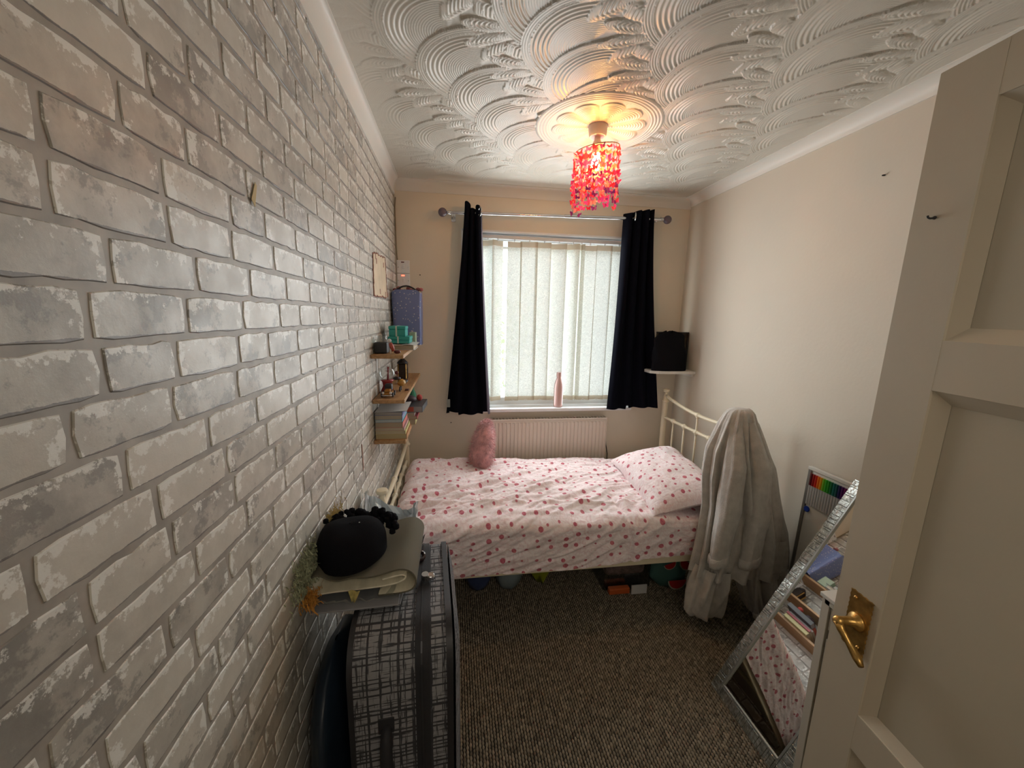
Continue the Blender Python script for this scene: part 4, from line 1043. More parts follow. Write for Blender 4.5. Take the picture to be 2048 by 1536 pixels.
# books on the bottom shelf
zb0 = .9505
def book(label, x0, x1, y0, y1, z, h, cover, pages=(.40, .34, .26), rot=0):
    cx, cy = (x0 + x1) / 2, (y0 + y1) / 2; M4 = Matrix.Translation((cx, cy, 0)) @ Matrix.Rotation(math.radians(rot), 4, 'Z') @ Matrix.Translation((-cx, -cy, 0))
    th = thing('book', label, 'book', (cx, cy, z), 'books on the bottom shelf')
    cm = simple('book_cover', cover, .5); t_ = .0008
    obj('cover', MB().box(x0, x1, y0, y1, z, z + t_, M4=M4).box(x0, x1, y0, y1, z + h - t_, z + h - .0002, M4=M4).box(x1 - .002, x1, y0, y1, z, z + h - .0002, M4=M4), cm, parent=th)
    obj('pages', MB().box(x0 + .002, x1 - .003, y0 + .002, y1 - .002, z + t_, z + h - t_ - .0002, M4=M4), simple('book_pages', pages, .85), parent=th)
z = zb0
bl_ = [('thick book with orange spine and a brown cover at the bottom of the shelf stack', .024, (.50, .24, .10), (.40, .34, .20), -.232),
       ('cream paged book with a yellow spine, second from the bottom of the stack', .018, (.55, .52, .22), (.44, .38, .27), -.238),
       ('book with a pale pink spine, third from the bottom of the stack', .016, (.50, .28, .28), (.44, .38, .29), -.244),
       ('tan paged book with a salmon spine in the middle of the stack', .026, (.55, .16, .13), (.36, .29, .21), -.250),
       ('book with pale blue page edges and a turquoise spine, in the stack', .014, (.10, .35, .42), (.40, .43, .44), -.252),
       ('beige paged book with a blue and white spine, near the top of the stack', .022, (.20, .25, .42), (.36, .31, .24), -.251),
       ('grey paged book with an indigo spine, second from the top of the stack', .016, (.06, .07, .22), (.33, .31, .29), -.250)]
for lab, h, cv, pg, x1 in bl_:
    book(lab, XL + .006, x1, 1.885, 1.885 + .19, z, h, cv, pg, 0); z += h
mg = tag(obj('magazine', MB().grid(np.array([[(XL + .008 + .150 * i / 8, 1.88 + .21 * j / 4, z + .0012 + .006 * (i / 8) ** 2) for i in range(9)] for j in range(5)])).grid(np.array([[(XL + .008 + .150 * i / 8, 1.88 + .21 * j / 4, z + .0002 + .004 * (i / 8) ** 2) for i in range(9)] for j in range(5)])), M['paper'], smooth=True), 'limp white magazine lying on top of the book stack', 'magazine')
book('dark grey hardback with a red label, jutting out behind the stack', -.330, -.170, 2.16, 2.36, zb0 + .066, .034, (.05, .05, .055), (.32, .30, .31), -4)
bpy.context.view_layer.update()
tag(obj('book_label', MB().box(-.30, -.225, 2.157, 2.159, zb0 + .070, zb0 + .096), simple('red_label', (.45, .08, .05), .5)), 'orange red patch on the end of the dark grey hardback', 'label')
book('pale yellow paperback under the dark grey hardback', -.352, -.215, 2.14, 2.34, zb0, .030, (.50, .45, .20))
book('red backed paperback under the dark grey hardback', -.352, -.205, 2.14, 2.34, zb0 + .030, .018, (.35, .05, .06))
book('plain white paperback right under the dark grey hardback', -.352, -.22, 2.14, 2.34, zb0 + .048, .0175, (.45, .45, .45))
tag(obj('purse', MB().sphere((-.262, 2.24, zb0 + .124), .026, 14, sc=(1.8, 1.5, .9)), simple('dark_plum', (.025, .010, .018), .6), smooth=True), 'dark plum purse lying on the grey hardback', 'purse')
tag(obj('red_pouch', MB().sphere((-.205, 2.30, zb0 + .120), .020, 12, sc=(.9, 1.1, .95)), simple('red_cloth', (.40, .05, .04), .8), smooth=True), 'small red pouch at the outer end of the grey hardback', 'pouch')
tag(obj('green_bottle', MB().lathe([(.022, 0), (.024, .01), (.024, .10), (.012, .125), (.011, .15)], (-.268, 2.52, zb0), 18), simple('green_plastic', (.02, .22, .12), .3), smooth=True), 'green plastic bottle standing behind the books on the bottom shelf', 'bottle')

# ------------------------------------------------------------------ switches, bare patch, wires on the back left corner
for k, (zc, on) in enumerate(((1.871, 0), (1.784, 1))):
    th = thing('fused_switch', ('white fused wall switch with its red neon glowing, the lower of the pair' if on else 'white fused wall switch with a dark neon, the upper of the pair'), 'wall switch', (-.337, YB - .012, zc - .043), 'fused switches in the left corner')
    obj('plate', MB().box(-.380, -.295, YB - .011, YB, zc - .0425, zc + .0425, .003, seg=2), M['upvc'], parent=th)
    obj('neon', MB().box(-.350, -.330, YB - .0125, YB - .010, zc + .026, zc + .032), M['redled'] if on else M['dullred'], parent=th)
    obj('rocker', MB().box(-.343, -.328, YB - .0155, YB - .010, zc - .014, zc + .010, .001), M['upvc'], parent=th)
    for x in (-.370, -.305): obj('screw', MB().lathe([(.004, 0), (.003, .002)], (0, 0, 0), 10, M4=Matrix.Translation((x, YB - .011, zc - .004)) @ Matrix.Rotation(PI / 2, 4, 'X')), M['chrome'], parent=th)
pt = MB(); rp = random.Random(3); ol = []
for (a, b_, n) in (((2.005, 1.640), (2.385, 1.648), 14), ((2.385, 1.648), (2.350, 1.862), 10), ((2.350, 1.862), (2.010, 1.845), 14), ((2.010, 1.845), (2.005, 1.640), 10)):
    for k in range(n): ol.append((a[0] + (b_[0] - a[0]) * k / n + rp.uniform(-.006, .006), a[1] + (b_[1] - a[1]) * k / n + rp.uniform(-.005, .005)))
pa = thing('bare_patch', 'bare cream patch torn out of the brick wallpaper near the corner', 'wall patch', (XL + .002, 2.19, 1.64))
obj('plaster', MB().prism([(XL + .0031, a, b_) for a, b_ in ol], (.0006, 0, 0)), M['patch'], parent=pa)
g = MB(); 
for i in range(len(ol)):
    a, b_ = ol[i], ol[(i + 1) % len(ol)]
    g.tube([(XL + .004, a[0], a[1]), (XL + .004, b_[0], b_[1])], [.002 + .002 * rp.random()] * 2, 4)
obj('torn_edge', g, M['torn'], parent=pa)
for (y, z) in ((2.08, 1.835), (2.10, 1.815), (2.30, 1.82), (2.17, 1.67), (2.34, 1.665)): obj('glue_mark', MB().box(XL + .0036, XL + .0046, y - .008, y + .008, z - .014, z + .012, .0003), M['torn'], parent=pa)
tag(obj('wall_cable', MB().tube([(XL + .012, YB - .006, 2.31), (XL + .006, YB - .005, 2.25), (XL + .008, YB - .005, 2.0), (XL + .012, YB - .005, 1.915)], .003, 6), simple('cable_cream', (.30, .24, .15), .6), smooth=True), 'thin painted cable running down the left corner above the switches', 'cable')
for (x, z) in ((-.228, 1.822), (-.026, .776)): tag(obj('screw_hole', MB().sphere((x, YB - .0005, z), .004, 8), M['dark'], smooth=True), 'screw hole in the back wall ' + ('near the fused switches' if z > 1 else 'below the left curtain'), 'screw hole')
tag(obj('nail', MB().tube([(XR, 1.447, 2.144), (XR - .012, 1.447, 2.142)], .003, 6), M['dark']), 'dark nail high on the right wall', 'nail')
tag(obj('tape_scrap', MB().prism([(XL + .0035, .858, 1.763), (XL + .0035, .870, 1.752), (XL + .0035, .884, 1.795), (XL + .0035, .878, 1.800)], (.0008, 0, 0)), simple('old_tape', (.55, .42, .20), .7)), 'small yellowed scrap of tape high on the brick wall', 'tape')
g = MB()
tag(obj('torn_strip', MB().prism([(XL + .0032, 1.620, 1.02), (XL + .0032, 1.632, 1.01), (XL + .0032, 1.640, .90), (XL + .0032, 1.628, .89), (XL + .0032, 1.626, .96)], (.0006, 0, 0)), M['torn']), 'narrow torn brownish strip in the brick wallpaper beside the shelves', 'wall tear')

# ------------------------------------------------------------------ right corner shelf
cs = thing('corner_shelf', 'chipped white corner shelf on the right by the curtain', 'shelf', (1.60, 2.66, 1.165))
q = [(XR - .002, YB - .002), (1.40, YB - .002), (1.40, 2.60), (1.45, 2.566), (1.52, 2.552), (1.66, 2.545), (XR - .002, 2.542)]
obj('board', MB().prism([(a, b_, 1.170) for a, b_ in q], (0, 0, .020)), M['gloss_white'], parent=cs)
obj('batten', MB().box(XR - .02, XR - .001, 2.56, YB - .004, 1.148, 1.170), M['gloss_white'], parent=cs)
bx = thing('dark_frame', 'dark brown picture standing on the corner shelf behind black cloth', 'picture', (1.63, 2.66, 1.191))
obj('board', MB().box(1.47, 1.712, 2.665, 2.685, 1.191, 1.462, .002), simple('dark_brown_print', (.035, .022, .010), .45, vary=.7, vscale=30), parent=bx)
obj('frame_edge', MB().box(1.705, 1.715, 2.655, 2.688, 1.191, 1.466, .002).box(1.47, 1.715, 2.655, 2.688, 1.458, 1.466, .002), M['black_sheen'], parent=bx)
bc = MB(); P = []
for i in range(18):
    t_ = i / 17; row = []
    for k in range(32):
        a = 2 * PI * k / 32; z = 1.1915 + .275 * t_
        hw = .132 * (1 - .15 * t_) * (1 if t_ < .85 else math.sqrt(max(0.02, 1 - ((t_ - .85) / .152) ** 2)))
        w_ = 1 + .10 * float(vn(np.array([a * 1.7 + 3]), np.array([t_ * 5]))[0]) + .05 * math.sin(a * 6 + t_ * 9)
        row.append((1.540 - .02 * t_ + hw * w_ * math.cos(a), 2.595 + .042 * w_ * math.sin(a) * (1 - .3 * t_), z + .012 * math.cos(a * 3) * t_))
    P.append(row)
bc.grid(np.array(P), wrap=True)
tag(obj('black_bag', bc, M['black'], smooth=True), 'crumpled black cloth bag on the corner shelf in front of the dark picture', 'bag')

# ------------------------------------------------------------------ suitcase
def superrect(x, n=4): return math.copysign(abs(x) ** (2 / n), x)
def suitcase():
    X0, X1, Y0, Y1, H_ = -.262, -.010, .815, 1.262, .795
    th = thing('suitcase', 'large black and white plaid suitcase standing by the brick wall', 'suitcase', ((X0 + X1) / 2, (Y0 + Y1) / 2, 0))
    rot = Matrix.Translation(((X0 + X1) / 2, 1.04, 0)) @ Matrix.Rotation(math.radians(3.5), 4, 'Z') @ Matrix.Translation((-(X0 + X1) / 2, -1.04, 0))
    # outline in Y-Z, rounded corners, walking round; gusset width along X
    def outline(inset=0.0, n=96, r=.085):
        pts = []; y0, y1, z0, z1 = Y0 + inset, Y1 - inset, .022 + inset, H_ - inset
        r = max(.02, r - inset)
        cs_ = [((y1 - r, z1 - r), 0), ((y0 + r, z1 - r), 90), ((y0 + r, z0 + r), 180), ((y1 - r, z0 + r), 270)]
        raw = []
        for (cy, cz), a0 in cs_:
            for k in range(9): a = math.radians(a0 + 90 * k / 8); raw.append((cy + r * math.cos(a), cz + r * math.sin(a)))
        raw.append(raw[0]); d = [0]
        for a, b_ in zip(raw, raw[1:]): d.append(d[-1] + math.hypot(b_[0] - a[0], b_[1] - a[1]))
        s = np.linspace(0, d[-1], n, endpoint=False)
        return np.interp(s, d, [p[0] for p in raw]), np.interp(s, d, [p[1] for p in raw]), s
    y, z, s = outline(); n = len(y)
    prof = [(X0, .012), (X0 + .006, .004), (X0 + .02, 0), (X0 + .07, -.003), (X0 + .12, -.004), (X1 - .085, -.003)]
    rows = []; uv = []
    def ring(x, ins):
        a, b_, _ = outline(max(ins, -.0) if ins > 0 else 0, n)
        cy, cz = (Y0 + Y1) / 2, H_ / 2
        if ins < 0: a = a + (a - cy) * (-ins) / .22; b_ = b_ + (b_ - cz) * (-ins) / .4
        return np.stack([np.full(n, x), a, np.maximum(b_, .018)], -1)
    def band(x0, x1, out, m_i, mb, steps=4):
        R = []; U = []
        for k in range(steps + 1):
            x = x0 + (x1 - x0) * k / steps; R.append(ring(x, -out)); U.append(np.stack([np.full(n, x), s], -1))
        R = np.array(R); R = np.concatenate([R, R[:, :1]], 1); U = np.array(U); U = np.concatenate([U, U[:, :1] + np.array([0, s[1] * n])], 1)
        R = np.array([[list(rot @ Vector(p)) for p in r] for r in R]); mb.grid(R, U, mi=m_i)
    shell = MB(); band(X0 + .004, X1 - .098, .004, 0, shell); band(X1 - .068, X1 - .024, .003, 0, shell)
    # faces: bulging large sides
    def face(x, sgn, mb):
        R = []; U = []
        for k in range(9):
            ins = .20 * (k / 8) ** 1.0; a, b_, _ = outline(ins, n)
            bul = .018 * math.sin(min(1, k / 5) * PI / 2)
            R.append(np.stack([np.full(n, x + sgn * bul), a, b_], -1)); U.append(np.stack([a, b_], -1))
        R = np.array(R); R = np.concatenate([R, R[:, :1]], 1); U = np.array(U); U = np.concatenate([U, U[:, :1]], 1)
        R = np.array([[list(rot @ Vector(p)) for p in r] for r in R]); mb.grid(R, U)
        # close
        c_ = list(rot @ Vector((x + sgn * .019, (Y0 + Y1) / 2, H_ / 2))); o_ = len(mb.v)
        last = R[-1][:n]; mb.add([list(p) for p in last] + [c_], [(i, (i + 1) % n, n) for i in range(n)], 0, [(p[1], p[2]) for p in last] + [((Y0 + Y1) / 2, H_ / 2)])
    face(X1 - .004, 1, shell); face(X0 + .004, -1, shell)
    sh = obj('shell', shell, M['plaid'], parent=th, smooth=True, recalc=True)
    zb_ = MB(); band(X1 - .100, X1 - .066, .007, 0, zb_, 3); obj('zip_band', zb_, M['webbing'], parent=th, smooth=True, angle=50)
    tr = MB(); band(X1 - .026, X1 - .010, .008, 0, tr, 2); obj('piping', tr, M['black_sheen'], parent=th, smooth=True)
    tr = MB(); band(X1 - .0865, X1 - .0825, .0085, 0, tr, 2); obj('zip_teeth', tr, simple('zip_grey', (.05, .05, .055), .4, metal=.6), parent=th)
    tr = MB(); band(X0 - .001, X0 + .012, .007, 0, tr, 2); obj('piping', tr, M['black_sheen'], parent=th, smooth=True)
    # side handle
    hx = -.180
    obj('handle', MB().tube([rot @ Vector((hx, Y0 + .002, .575)), rot @ Vector((hx, Y0 - .018, .55)), rot @ Vector((hx, Y0 - .024, .50)), rot @ Vector((hx, Y0 - .024, .38)), rot @ Vector((hx, Y0 - .022, .34)), rot @ Vector((hx, Y0 + .002, .31))], [.012, .014, .015, .015, .014, .012], 10), M['webbing'], parent=th, smooth=True)
    obj('handle_mount', MB().box(hx - .022, hx + .022, Y0 - .006, Y0 + .004, .555, .605, .005, M4=rot), M['webbing'], parent=th)
    lk = MB().tube([rot @ Vector((X1 - .077, 1.022, .806)), rot @ Vector((X1 - .077, 1.020, .822))], [.011, .010], 12).box(X1 - .075, X1 - .050, 1.008, 1.030, .806, .820, .003, M4=rot)
    obj('zip_lock', lk, M['chrome'], parent=th, smooth=True, angle=40)
    for x in (X0 + .04, X1 - .05):
        for yy in (Y0 + .05, Y1 - .05): obj('wheel', MB().lathe([(.006, -.008), (.020, -.008), (.020, .008), (.006, .008)], (0, 0, 0), 16, M4=rot @ Matrix.Translation((x, yy, .021)) @ Matrix.Rotation(PI / 2, 4, 'Y')), M['black_sheen'], parent=th)
suitcase()

# things piled on the suitcase
def sheet_pile():
    for k, (x0, x1, y0, y1, z, r) in enumerate(((-.372, -.135, .930, 1.20, .8085, -3), (-.362, -.150, .912, 1.19, .8135, 2))):
        th = tag(obj('folder', MB().box(x0, x1, y0, y1, z, z + .0045, .001, M4=Matrix.Translation((-.25, 1.05, 0)) @ Matrix.Rotation(math.radians(r), 4, 'Z') @ Matrix.Translation((.25, -1.05, 0))), simple('grey_card', (.22, .22, .235), .5)), ('grey card folder, lower of the two under the rolled vinyl' if k == 0 else 'grey card folder, upper of the two under the rolled vinyl'), 'folder', 'grey card folders')
    # slack clear bag between folders and vinyl
    P = np.array([[(-.362 + .232 * i / 12, .925 + .27 * j / 8, .8215 + .010 * abs(math.sin(i * 1.3 + j))) for i in range(13)] for j in range(9)])
    tag(obj('plastic_wallet', MB().grid(P), M['film'], smooth=True), 'crinkled clear plastic wallet between the folders and the vinyl roll', 'plastic wallet')
sheet_pile()
def vinyl():
    # folded vinyl offcut, cross section in X-Z, extruded along Y
    path = [(-.160, .832), (-.250, .830), (-.330, .832), (-.366, .838), (-.379, .853), (-.370, .872), (-.352, .880), (-.325, .868), (-.300, .860), (-.262, .866), (-.225, .861), (-.195, .860), (-.165, .866), (-.140, .868), (-.122, .860), (-.112, .848), (-.118, .836), (-.140, .829)]
    upper = [(-.372, .868), (-.356, .896), (-.338, .893), (-.322, .878), (-.296, .872), (-.265, .880), (-.235, .876), (-.205, .878), (-.175, .886), (-.145, .894), (-.122, .890), (-.107, .872), (-.104, .850), (-.115, .833), (-.150, .828), (-.200, .8275)]
    def smooth(pts, n=70):
        p = np.array(pts); d = np.concatenate([[0], np.cumsum(np.hypot(*np.diff(p, axis=0).T))]); s = np.linspace(0, d[-1], n)
        q = np.stack([np.interp(s, d, p[:, 0]), np.interp(s, d, p[:, 1])], -1)
        for _ in range(5): q[1:-1] = (q[:-2] + q[1:-1] * 2 + q[2:]) / 4
        return q
    th = thing('vinyl_offcut', 'folded grey wood-print vinyl offcut lying on the suitcase', 'vinyl offcut', (-.24, 1.07, .826))
    q = smooth(upper); ny = 14
    def ext(q, y0, y1, thick):
        n = len(q); P = []; Q = []
        t_ = np.gradient(q, axis=0); nn = np.stack([-t_[:, 1], t_[:, 0]], -1); nn /= np.linalg.norm(nn, axis=1)[:, None] + 1e-9
        for j in range(ny):
            y = y0 + (y1 - y0) * j / (ny - 1); w_ = .002 * math.sin(j * .8)
            P.append([(a, y + .012 * (a + .24), b_ + w_ * .5) for a, b_ in q]); Q.append([(a, y + .012 * (a + .24), b_ + w_ * .5) for a, b_ in q + nn * thick])
        return np.array(P), np.array(Q)
    P, Q = ext(q, .945, 1.215, .0045)
    mb = MB().grid(P, mi=0); mb.grid(Q, mi=1); 
    for A in (0, -1): mb.grid(np.stack([P[A], Q[A]]), mi=1)
    for A in (0, -1): mb.grid(np.stack([P[:, A], Q[:, A]]), mi=1)
    obj('printed_sheet', mb, [M['lino'], M['lino_back']], parent=th, smooth=True, angle=50)
    q2 = smooth([(-.374, .866), (-.376, .846), (-.362, .836), (-.31, .840), (-.25, .842), (-.19, .845), (-.150, .851), (-.128, .862), (-.124, .872), (-.136, .879), (-.16, .875), (-.19, .868)])
    P, Q = ext(q2, .950, 1.205, .004); mb = MB().grid(P, mi=1).grid(Q, mi=1)
    for A in (0, -1): mb.grid(np.stack([P[A], Q[A]]), mi=1)
    obj('inner_fold', mb, [M['lino'], M['lino_back']], parent=th, smooth=True, angle=50)
vinyl()
hat = thing('fleece_hat', 'black fleece hat lying on the folded vinyl against the wall', 'hat', (-.275, 1.06, .89))
P = []
for i in range(22):
    t_ = i / 21; a = PI * t_ * .5; row = []
    for k in range(40):
        b_ = 2 * PI * k / 40; w_ = 1 + .05 * math.sin(3 * b_) + .06 * float(vn(np.array([b_ * 1.3]), np.array([t_ * 3]))[0])
        rr = math.cos(a) ** .55 if t_ < 1 else .02
        row.append((max(-.287 + .092 * rr * w_ * math.cos(b_), XL + .006), 1.040 + .098 * rr * w_ * math.sin(b_), .893 + .088 * math.sin(a) ** .8 + .010 * math.sin(b_ * 2 + 1) * rr * t_))
    P.append(row)
obj('crown', MB().grid(np.array(P), wrap=True), M['black'], parent=hat, smooth=True)
rf = MB(); rr_ = random.Random(8)
for k in range(110):
    a = k / 109; x = -.362 + .188 * a; y = 1.100 + .050 * math.sin(a * PI * .9) - .05 * max(0, a - .6); z = .952 + .008 * math.sin(a * 9) - .02 * max(0, a - .75)
    rf.sphere((x + rr_.uniform(-.008, .008), y + rr_.uniform(-.014, .012), z + rr_.uniform(-.030, .010)), rr_.uniform(.008, .013), 7)
o = obj('ruched_trim', rf, M['black'], parent=hat, smooth=True); o['kind'] = 'stuff'
for p in ((-.300, 1.005, .975), (-.262, 1.04, .982)): obj('sequin', MB().sphere(p, .0022, 6), M['silver'], parent=hat)
# dried grass wreath squeezed against the wall
def grass(name, label, c, ext_, n, m_, ln, seed, cat='dried grass'):
    r = random.Random(seed); g = MB()
    for k in range(n):
        p = Vector((c[0] + r.uniform(-1, 1) * ext_[0], c[1] + r.gauss(0, .5) * ext_[1], c[2] + r.gauss(0, .5) * ext_[2])); p.x = max(p.x, XL + .006)
        d = Vector((r.uniform(-.3, .5), r.gauss(0, 1), r.gauss(0, 1))).normalized() * ln * r.uniform(.5, 1.2)
        q = p + d; q.x = max(q.x, XL + .006); s_ = Vector((.0008, .0006, .0008)); md = (p + q) / 2 + Vector((r.uniform(0, .006), 0, r.uniform(-.006, .006)))
        g.add([p - s_, p + s_, md + s_, md - s_, q], [(0, 1, 2, 3), (3, 2, 4)])
    o = obj(name, g, m_, recalc=False); o['kind'] = 'stuff'; return tag(o, label, cat)
grass('dried_grass', 'pale green dried grass squeezed between the brick wall and the vinyl', (-.374, .955, .905), (.010, .075, .045), 1500, simple('straw_green', (.30, .32, .20), .8, vary=.4, vscale=60), .022, 4)
grass('straw_tuft', 'yellow straw tuft behind the black hat at the brick wall', (-.368, 1.165, .935), (.012, .045, .022), 450, simple('straw_yellow', (.50, .38, .14), .8, vary=.3, vscale=60), .022, 5)
grass('orange_tuft', 'orange straw wisps poking out under the vinyl by the wall', (-.355, .915, .855), (.015, .030, .018), 200, simple('straw_orange', (.45, .20, .03), .8), .022, 6)
tag(obj('dried_leaf', MB().grid(np.array([[(-.262 + (.030 * (1 - j / 6)) * (i / 4 - .35), .938 + .004 * math.sin(i * 1.5), .850 - .046 * j / 6) for i in range(5)] for j in range(7)])), simple('leaf_straw', (.42, .35, .12), .8, vary=.3, vscale=80), smooth=True), 'pointed yellow dried leaf hanging down in front of the vinyl', 'leaf')
rbn = thing('polka_ribbon', 'black and white polka dot ribbon bow lying on the suitcase', 'ribbon', (-.105, 1.14, .80))
obj('loop', MB().tube([(-.118 + .022 * math.cos(2 * PI * k / 16), 1.125 + .016 * math.sin(2 * PI * k / 16), .812 + .004 * math.sin(4 * PI * k / 16)) for k in range(16)], .006, 8, closed=True), M['polka'], parent=rbn, smooth=True)
obj('tail', MB().prism([(-.126, 1.155, .806), (-.106, 1.162, .830), (-.100, 1.20, .84), (-.118, 1.20, .815)], (.002, .001, 0)), M['polka'], parent=rbn)
# silver foil bag behind the stack
P = []
for i in range(26):
    t_ = i / 25; row = []
    for k in range(60):
        a = 2 * PI * k / 60; c_, s_ = math.cos(a), math.sin(a)
        sx = math.copysign(abs(c_) ** .55, c_); sy = math.copysign(abs(s_) ** .55, s_)
        w_ = 1 + .22 * float(fbm(np.array([a * 4.0 + 2]), np.array([t_ * 11]), 4, .7)[0])
        row.append((max(-.262 + .103 * sx * w_, XL + .006), 1.545 + .072 * sy * w_, .004 + (.730 + .06 * max(0, -c_) ** 3 + .012 * max(0, c_)) * t_ + (.02 * math.sin(a * 4) if i > 22 else 0) - .05 * max(0, -c_) * (t_ > .9) * -1))
    P.append(row)
tag(obj('foil_bag', MB().grid(np.array(P), wrap=True), M['silver']), 'crinkled silver foil bag standing open between suitcase and bed post', 'bag')
P = []
for i in range(20):
    t_ = i / 19; cl_ = 1 if t_ < .8 else math.sqrt(max(.003, 1 - ((t_ - .8) / .2) ** 2)); row = []
    for k in range(36):
        a = 2 * PI * k / 36; w_ = 1 + .14 * float(fbm(np.array([a * 2.0 + 7]), np.array([t_ * 5]), 4)[0])
        row.append((max(-.328 + .046 * math.cos(a) * w_ * cl_, XL + .006), 1.00 + .19 * math.sin(a) * w_ * cl_, .004 + .66 * t_))
    P.append(row)
tag(obj('blue_sack', MB().grid(np.array(P), wrap=True), simple('dark_blue_plastic', (.012, .022, .038), .4), smooth=True), 'dark blue plastic sack wedged between the brick wall and the suitcase', 'bag')

# ------------------------------------------------------------------ mirror leaning on the right wall
TH = math.radians(31); MW, ML, FW = .372, 1.064, .047
B0 = Vector((1.092, 1.287, .004)); e1 = Vector((0, -1, 0)); e2 = Vector((math.sin(TH), 0, math.cos(TH))); en = Vector((-math.cos(TH), 0, math.sin(TH)))
MM = Matrix(((e1.x, e2.x, en.x, B0.x), (e1.y, e2.y, en.y, B0.y), (e1.z, e2.z, en.z, B0.z), (0, 0, 0, 1)))
mir = thing('leaning_mirror', 'tall mirror with a crackle mosaic frame leaning against the right wall', 'mirror', tuple(B0 + e1 * MW / 2))
obj('backing', MB().box(0, MW, 0, ML, -.018, -.002, .001, M4=MM), M['black_sheen'], parent=mir)
obj('mirror_glass', MB().box(FW - .002, MW - FW + .002, FW - .002, ML - FW + .002, -.002, .0005, M4=MM), M['mirror'], parent=mir)
rm = random.Random(2)
def strip(a0, a1, vert, off, w0, w1, hgt):
    a = a0; out = []
    while a < a1 - .004:
        L = rm.choice([.009, .014, .019, .024, .030]); b_ = min(a + L, a1)
        z0_, z1_ = -.001, hgt + rm.uniform(-.0007, .0007); tl = rm.uniform(-.6, .6)
        mb = MB(); g_ = .0006
        M5 = MM @ (Matrix.Translation((((w0 + w1) / 2 + off) if vert else (a + b_) / 2, (a + b_) / 2 if vert else (w0 + w1) / 2 + off, 0)))
        R5 = Matrix.Rotation(math.radians(rm.uniform(-2.0, 2.0)), 4, 'X') @ Matrix.Rotation(math.radians(rm.uniform(-2.5, 2.5)), 4, 'Y')
        hw, hl = (w1 - w0) / 2 - g_, (b_ - a) / 2 - g_
        if vert: mb.box(-hw, hw, -hl, hl, z0_, z1_, .0006, M4=M5 @ R5)
        else: mb.box(-hl, hl, -hw, hw, z0_, z1_, .0006, M4=M5 @ R5)
        obj('frame_tile', mb, M['tile'], parent=mir, recalc=False); a = b_
strip(0, ML, True, 0, 0, FW - .008, .006); strip(FW - .008, MW - FW + .008, False, 0, 0, FW - .008, .006)
strip(0, ML, True, MW - FW + .008, 0, FW - .008, .006); strip(FW - .008, MW - FW + .008, False, ML - FW + .008, 0, FW - .008, .006)
g = MB().box(FW - .008, FW, FW - .008, ML - FW + .008, -.001, .0075, .001, M4=MM).box(MW - FW, MW - FW + .008, FW - .008, ML - FW + .008, -.001, .0075, .001, M4=MM).box(FW, MW - FW, FW - .008, FW, -.001, .0075, .001, M4=MM).box(FW, MW - FW, ML - FW, ML - FW + .008, -.001, .0075, .001, M4=MM)
obj('inner_bevel', g, M['mframe'], parent=mir)

# ------------------------------------------------------------------ whiteboard with pens
wt = math.radians(2.2); WB = Matrix.Translation((1.658, 1.537, .003)) @ Matrix.Rotation(wt, 4, 'Y')
wb = thing('whiteboard', 'silver framed whiteboard leaning on the right wall behind the mirror', 'whiteboard', (1.66, 1.36, 0))
obj('board', MB().box(-.002, .006, -.40, 0, 0, .868, M4=WB), simple('whiteboard_face', (.74, .72, .66), .6), parent=wb)
g = MB().box(-.008, .009, -.014, .002, 0, .868, .002, M4=WB).box(-.008, .009, -.402, -.388, 0, .868, .002, M4=WB).box(-.008, .009, -.402, .002, 0, .014, .002, M4=WB)
obj('side_frame', g, simple('aluminium', (.32, .31, .29), .4, metal=.7), parent=wb)
obj('top_frame', MB().box(-.010, .010, -.404, .004, .856, .872, .002, M4=WB), M['gloss_white'], parent=wb)
pens = [('maroon', (.10, .004, .01)), ('dark red', (.30, .01, .01)), ('red', (.55, .02, .01)), ('orange', (.75, .16, .01)), ('amber', (.70, .30, .01)), ('lime green', (.18, .45, .02)), ('bright green', (.04, .40, .02)), ('grass green', (.02, .28, .02)), ('dark green', (.01, .16, .05)), ('teal', (.01, .16, .14)), ('dark teal', (.01, .08, .09)), ('navy', (.02, .02, .10)), ('purple', (.08, .01, .12)), ('plum', (.16, .01, .12)), ('magenta', (.55, .01, .22)), ('hot pink', (.60, .01, .26)), ('violet', (.14, .02, .25)), ('royal blue', (.01, .02, .32))]
for k, (nm, c) in enumerate(pens):
    yy = -.022 - k * .0126
    th = thing('felt_pen', nm + ' capped felt pen in the row across the whiteboard', 'pen', tuple(WB @ Vector((-.008, yy, .70))), 'felt pens on the whiteboard')
    obj('barrel', MB().tube([WB @ Vector((-.0085, yy, .690)), WB @ Vector((-.0085, yy, .787))], .0052, 8), M['paper'], parent=th, smooth=True, angle=40)
    obj('cap', MB().tube([WB @ Vector((-.0085, yy, .785)), WB @ Vector((-.0085, yy, .842))], .0058, 8), simple('cap', c, .35), parent=th, smooth=True, angle=40)
tag(obj('magnet', MB().lathe([(.0135, 0), (.0145, .003), (.0125, .007)], (0, 0, 0), 20, M4=WB @ Matrix.Translation((-.003, -.026, .664)) @ Matrix.Rotation(-PI / 2, 4, 'Y')), simple('blue_magnet', (.01, .05, .40), .35), smooth=True, angle=40), 'round blue magnet on the whiteboard below the pens', 'magnet')

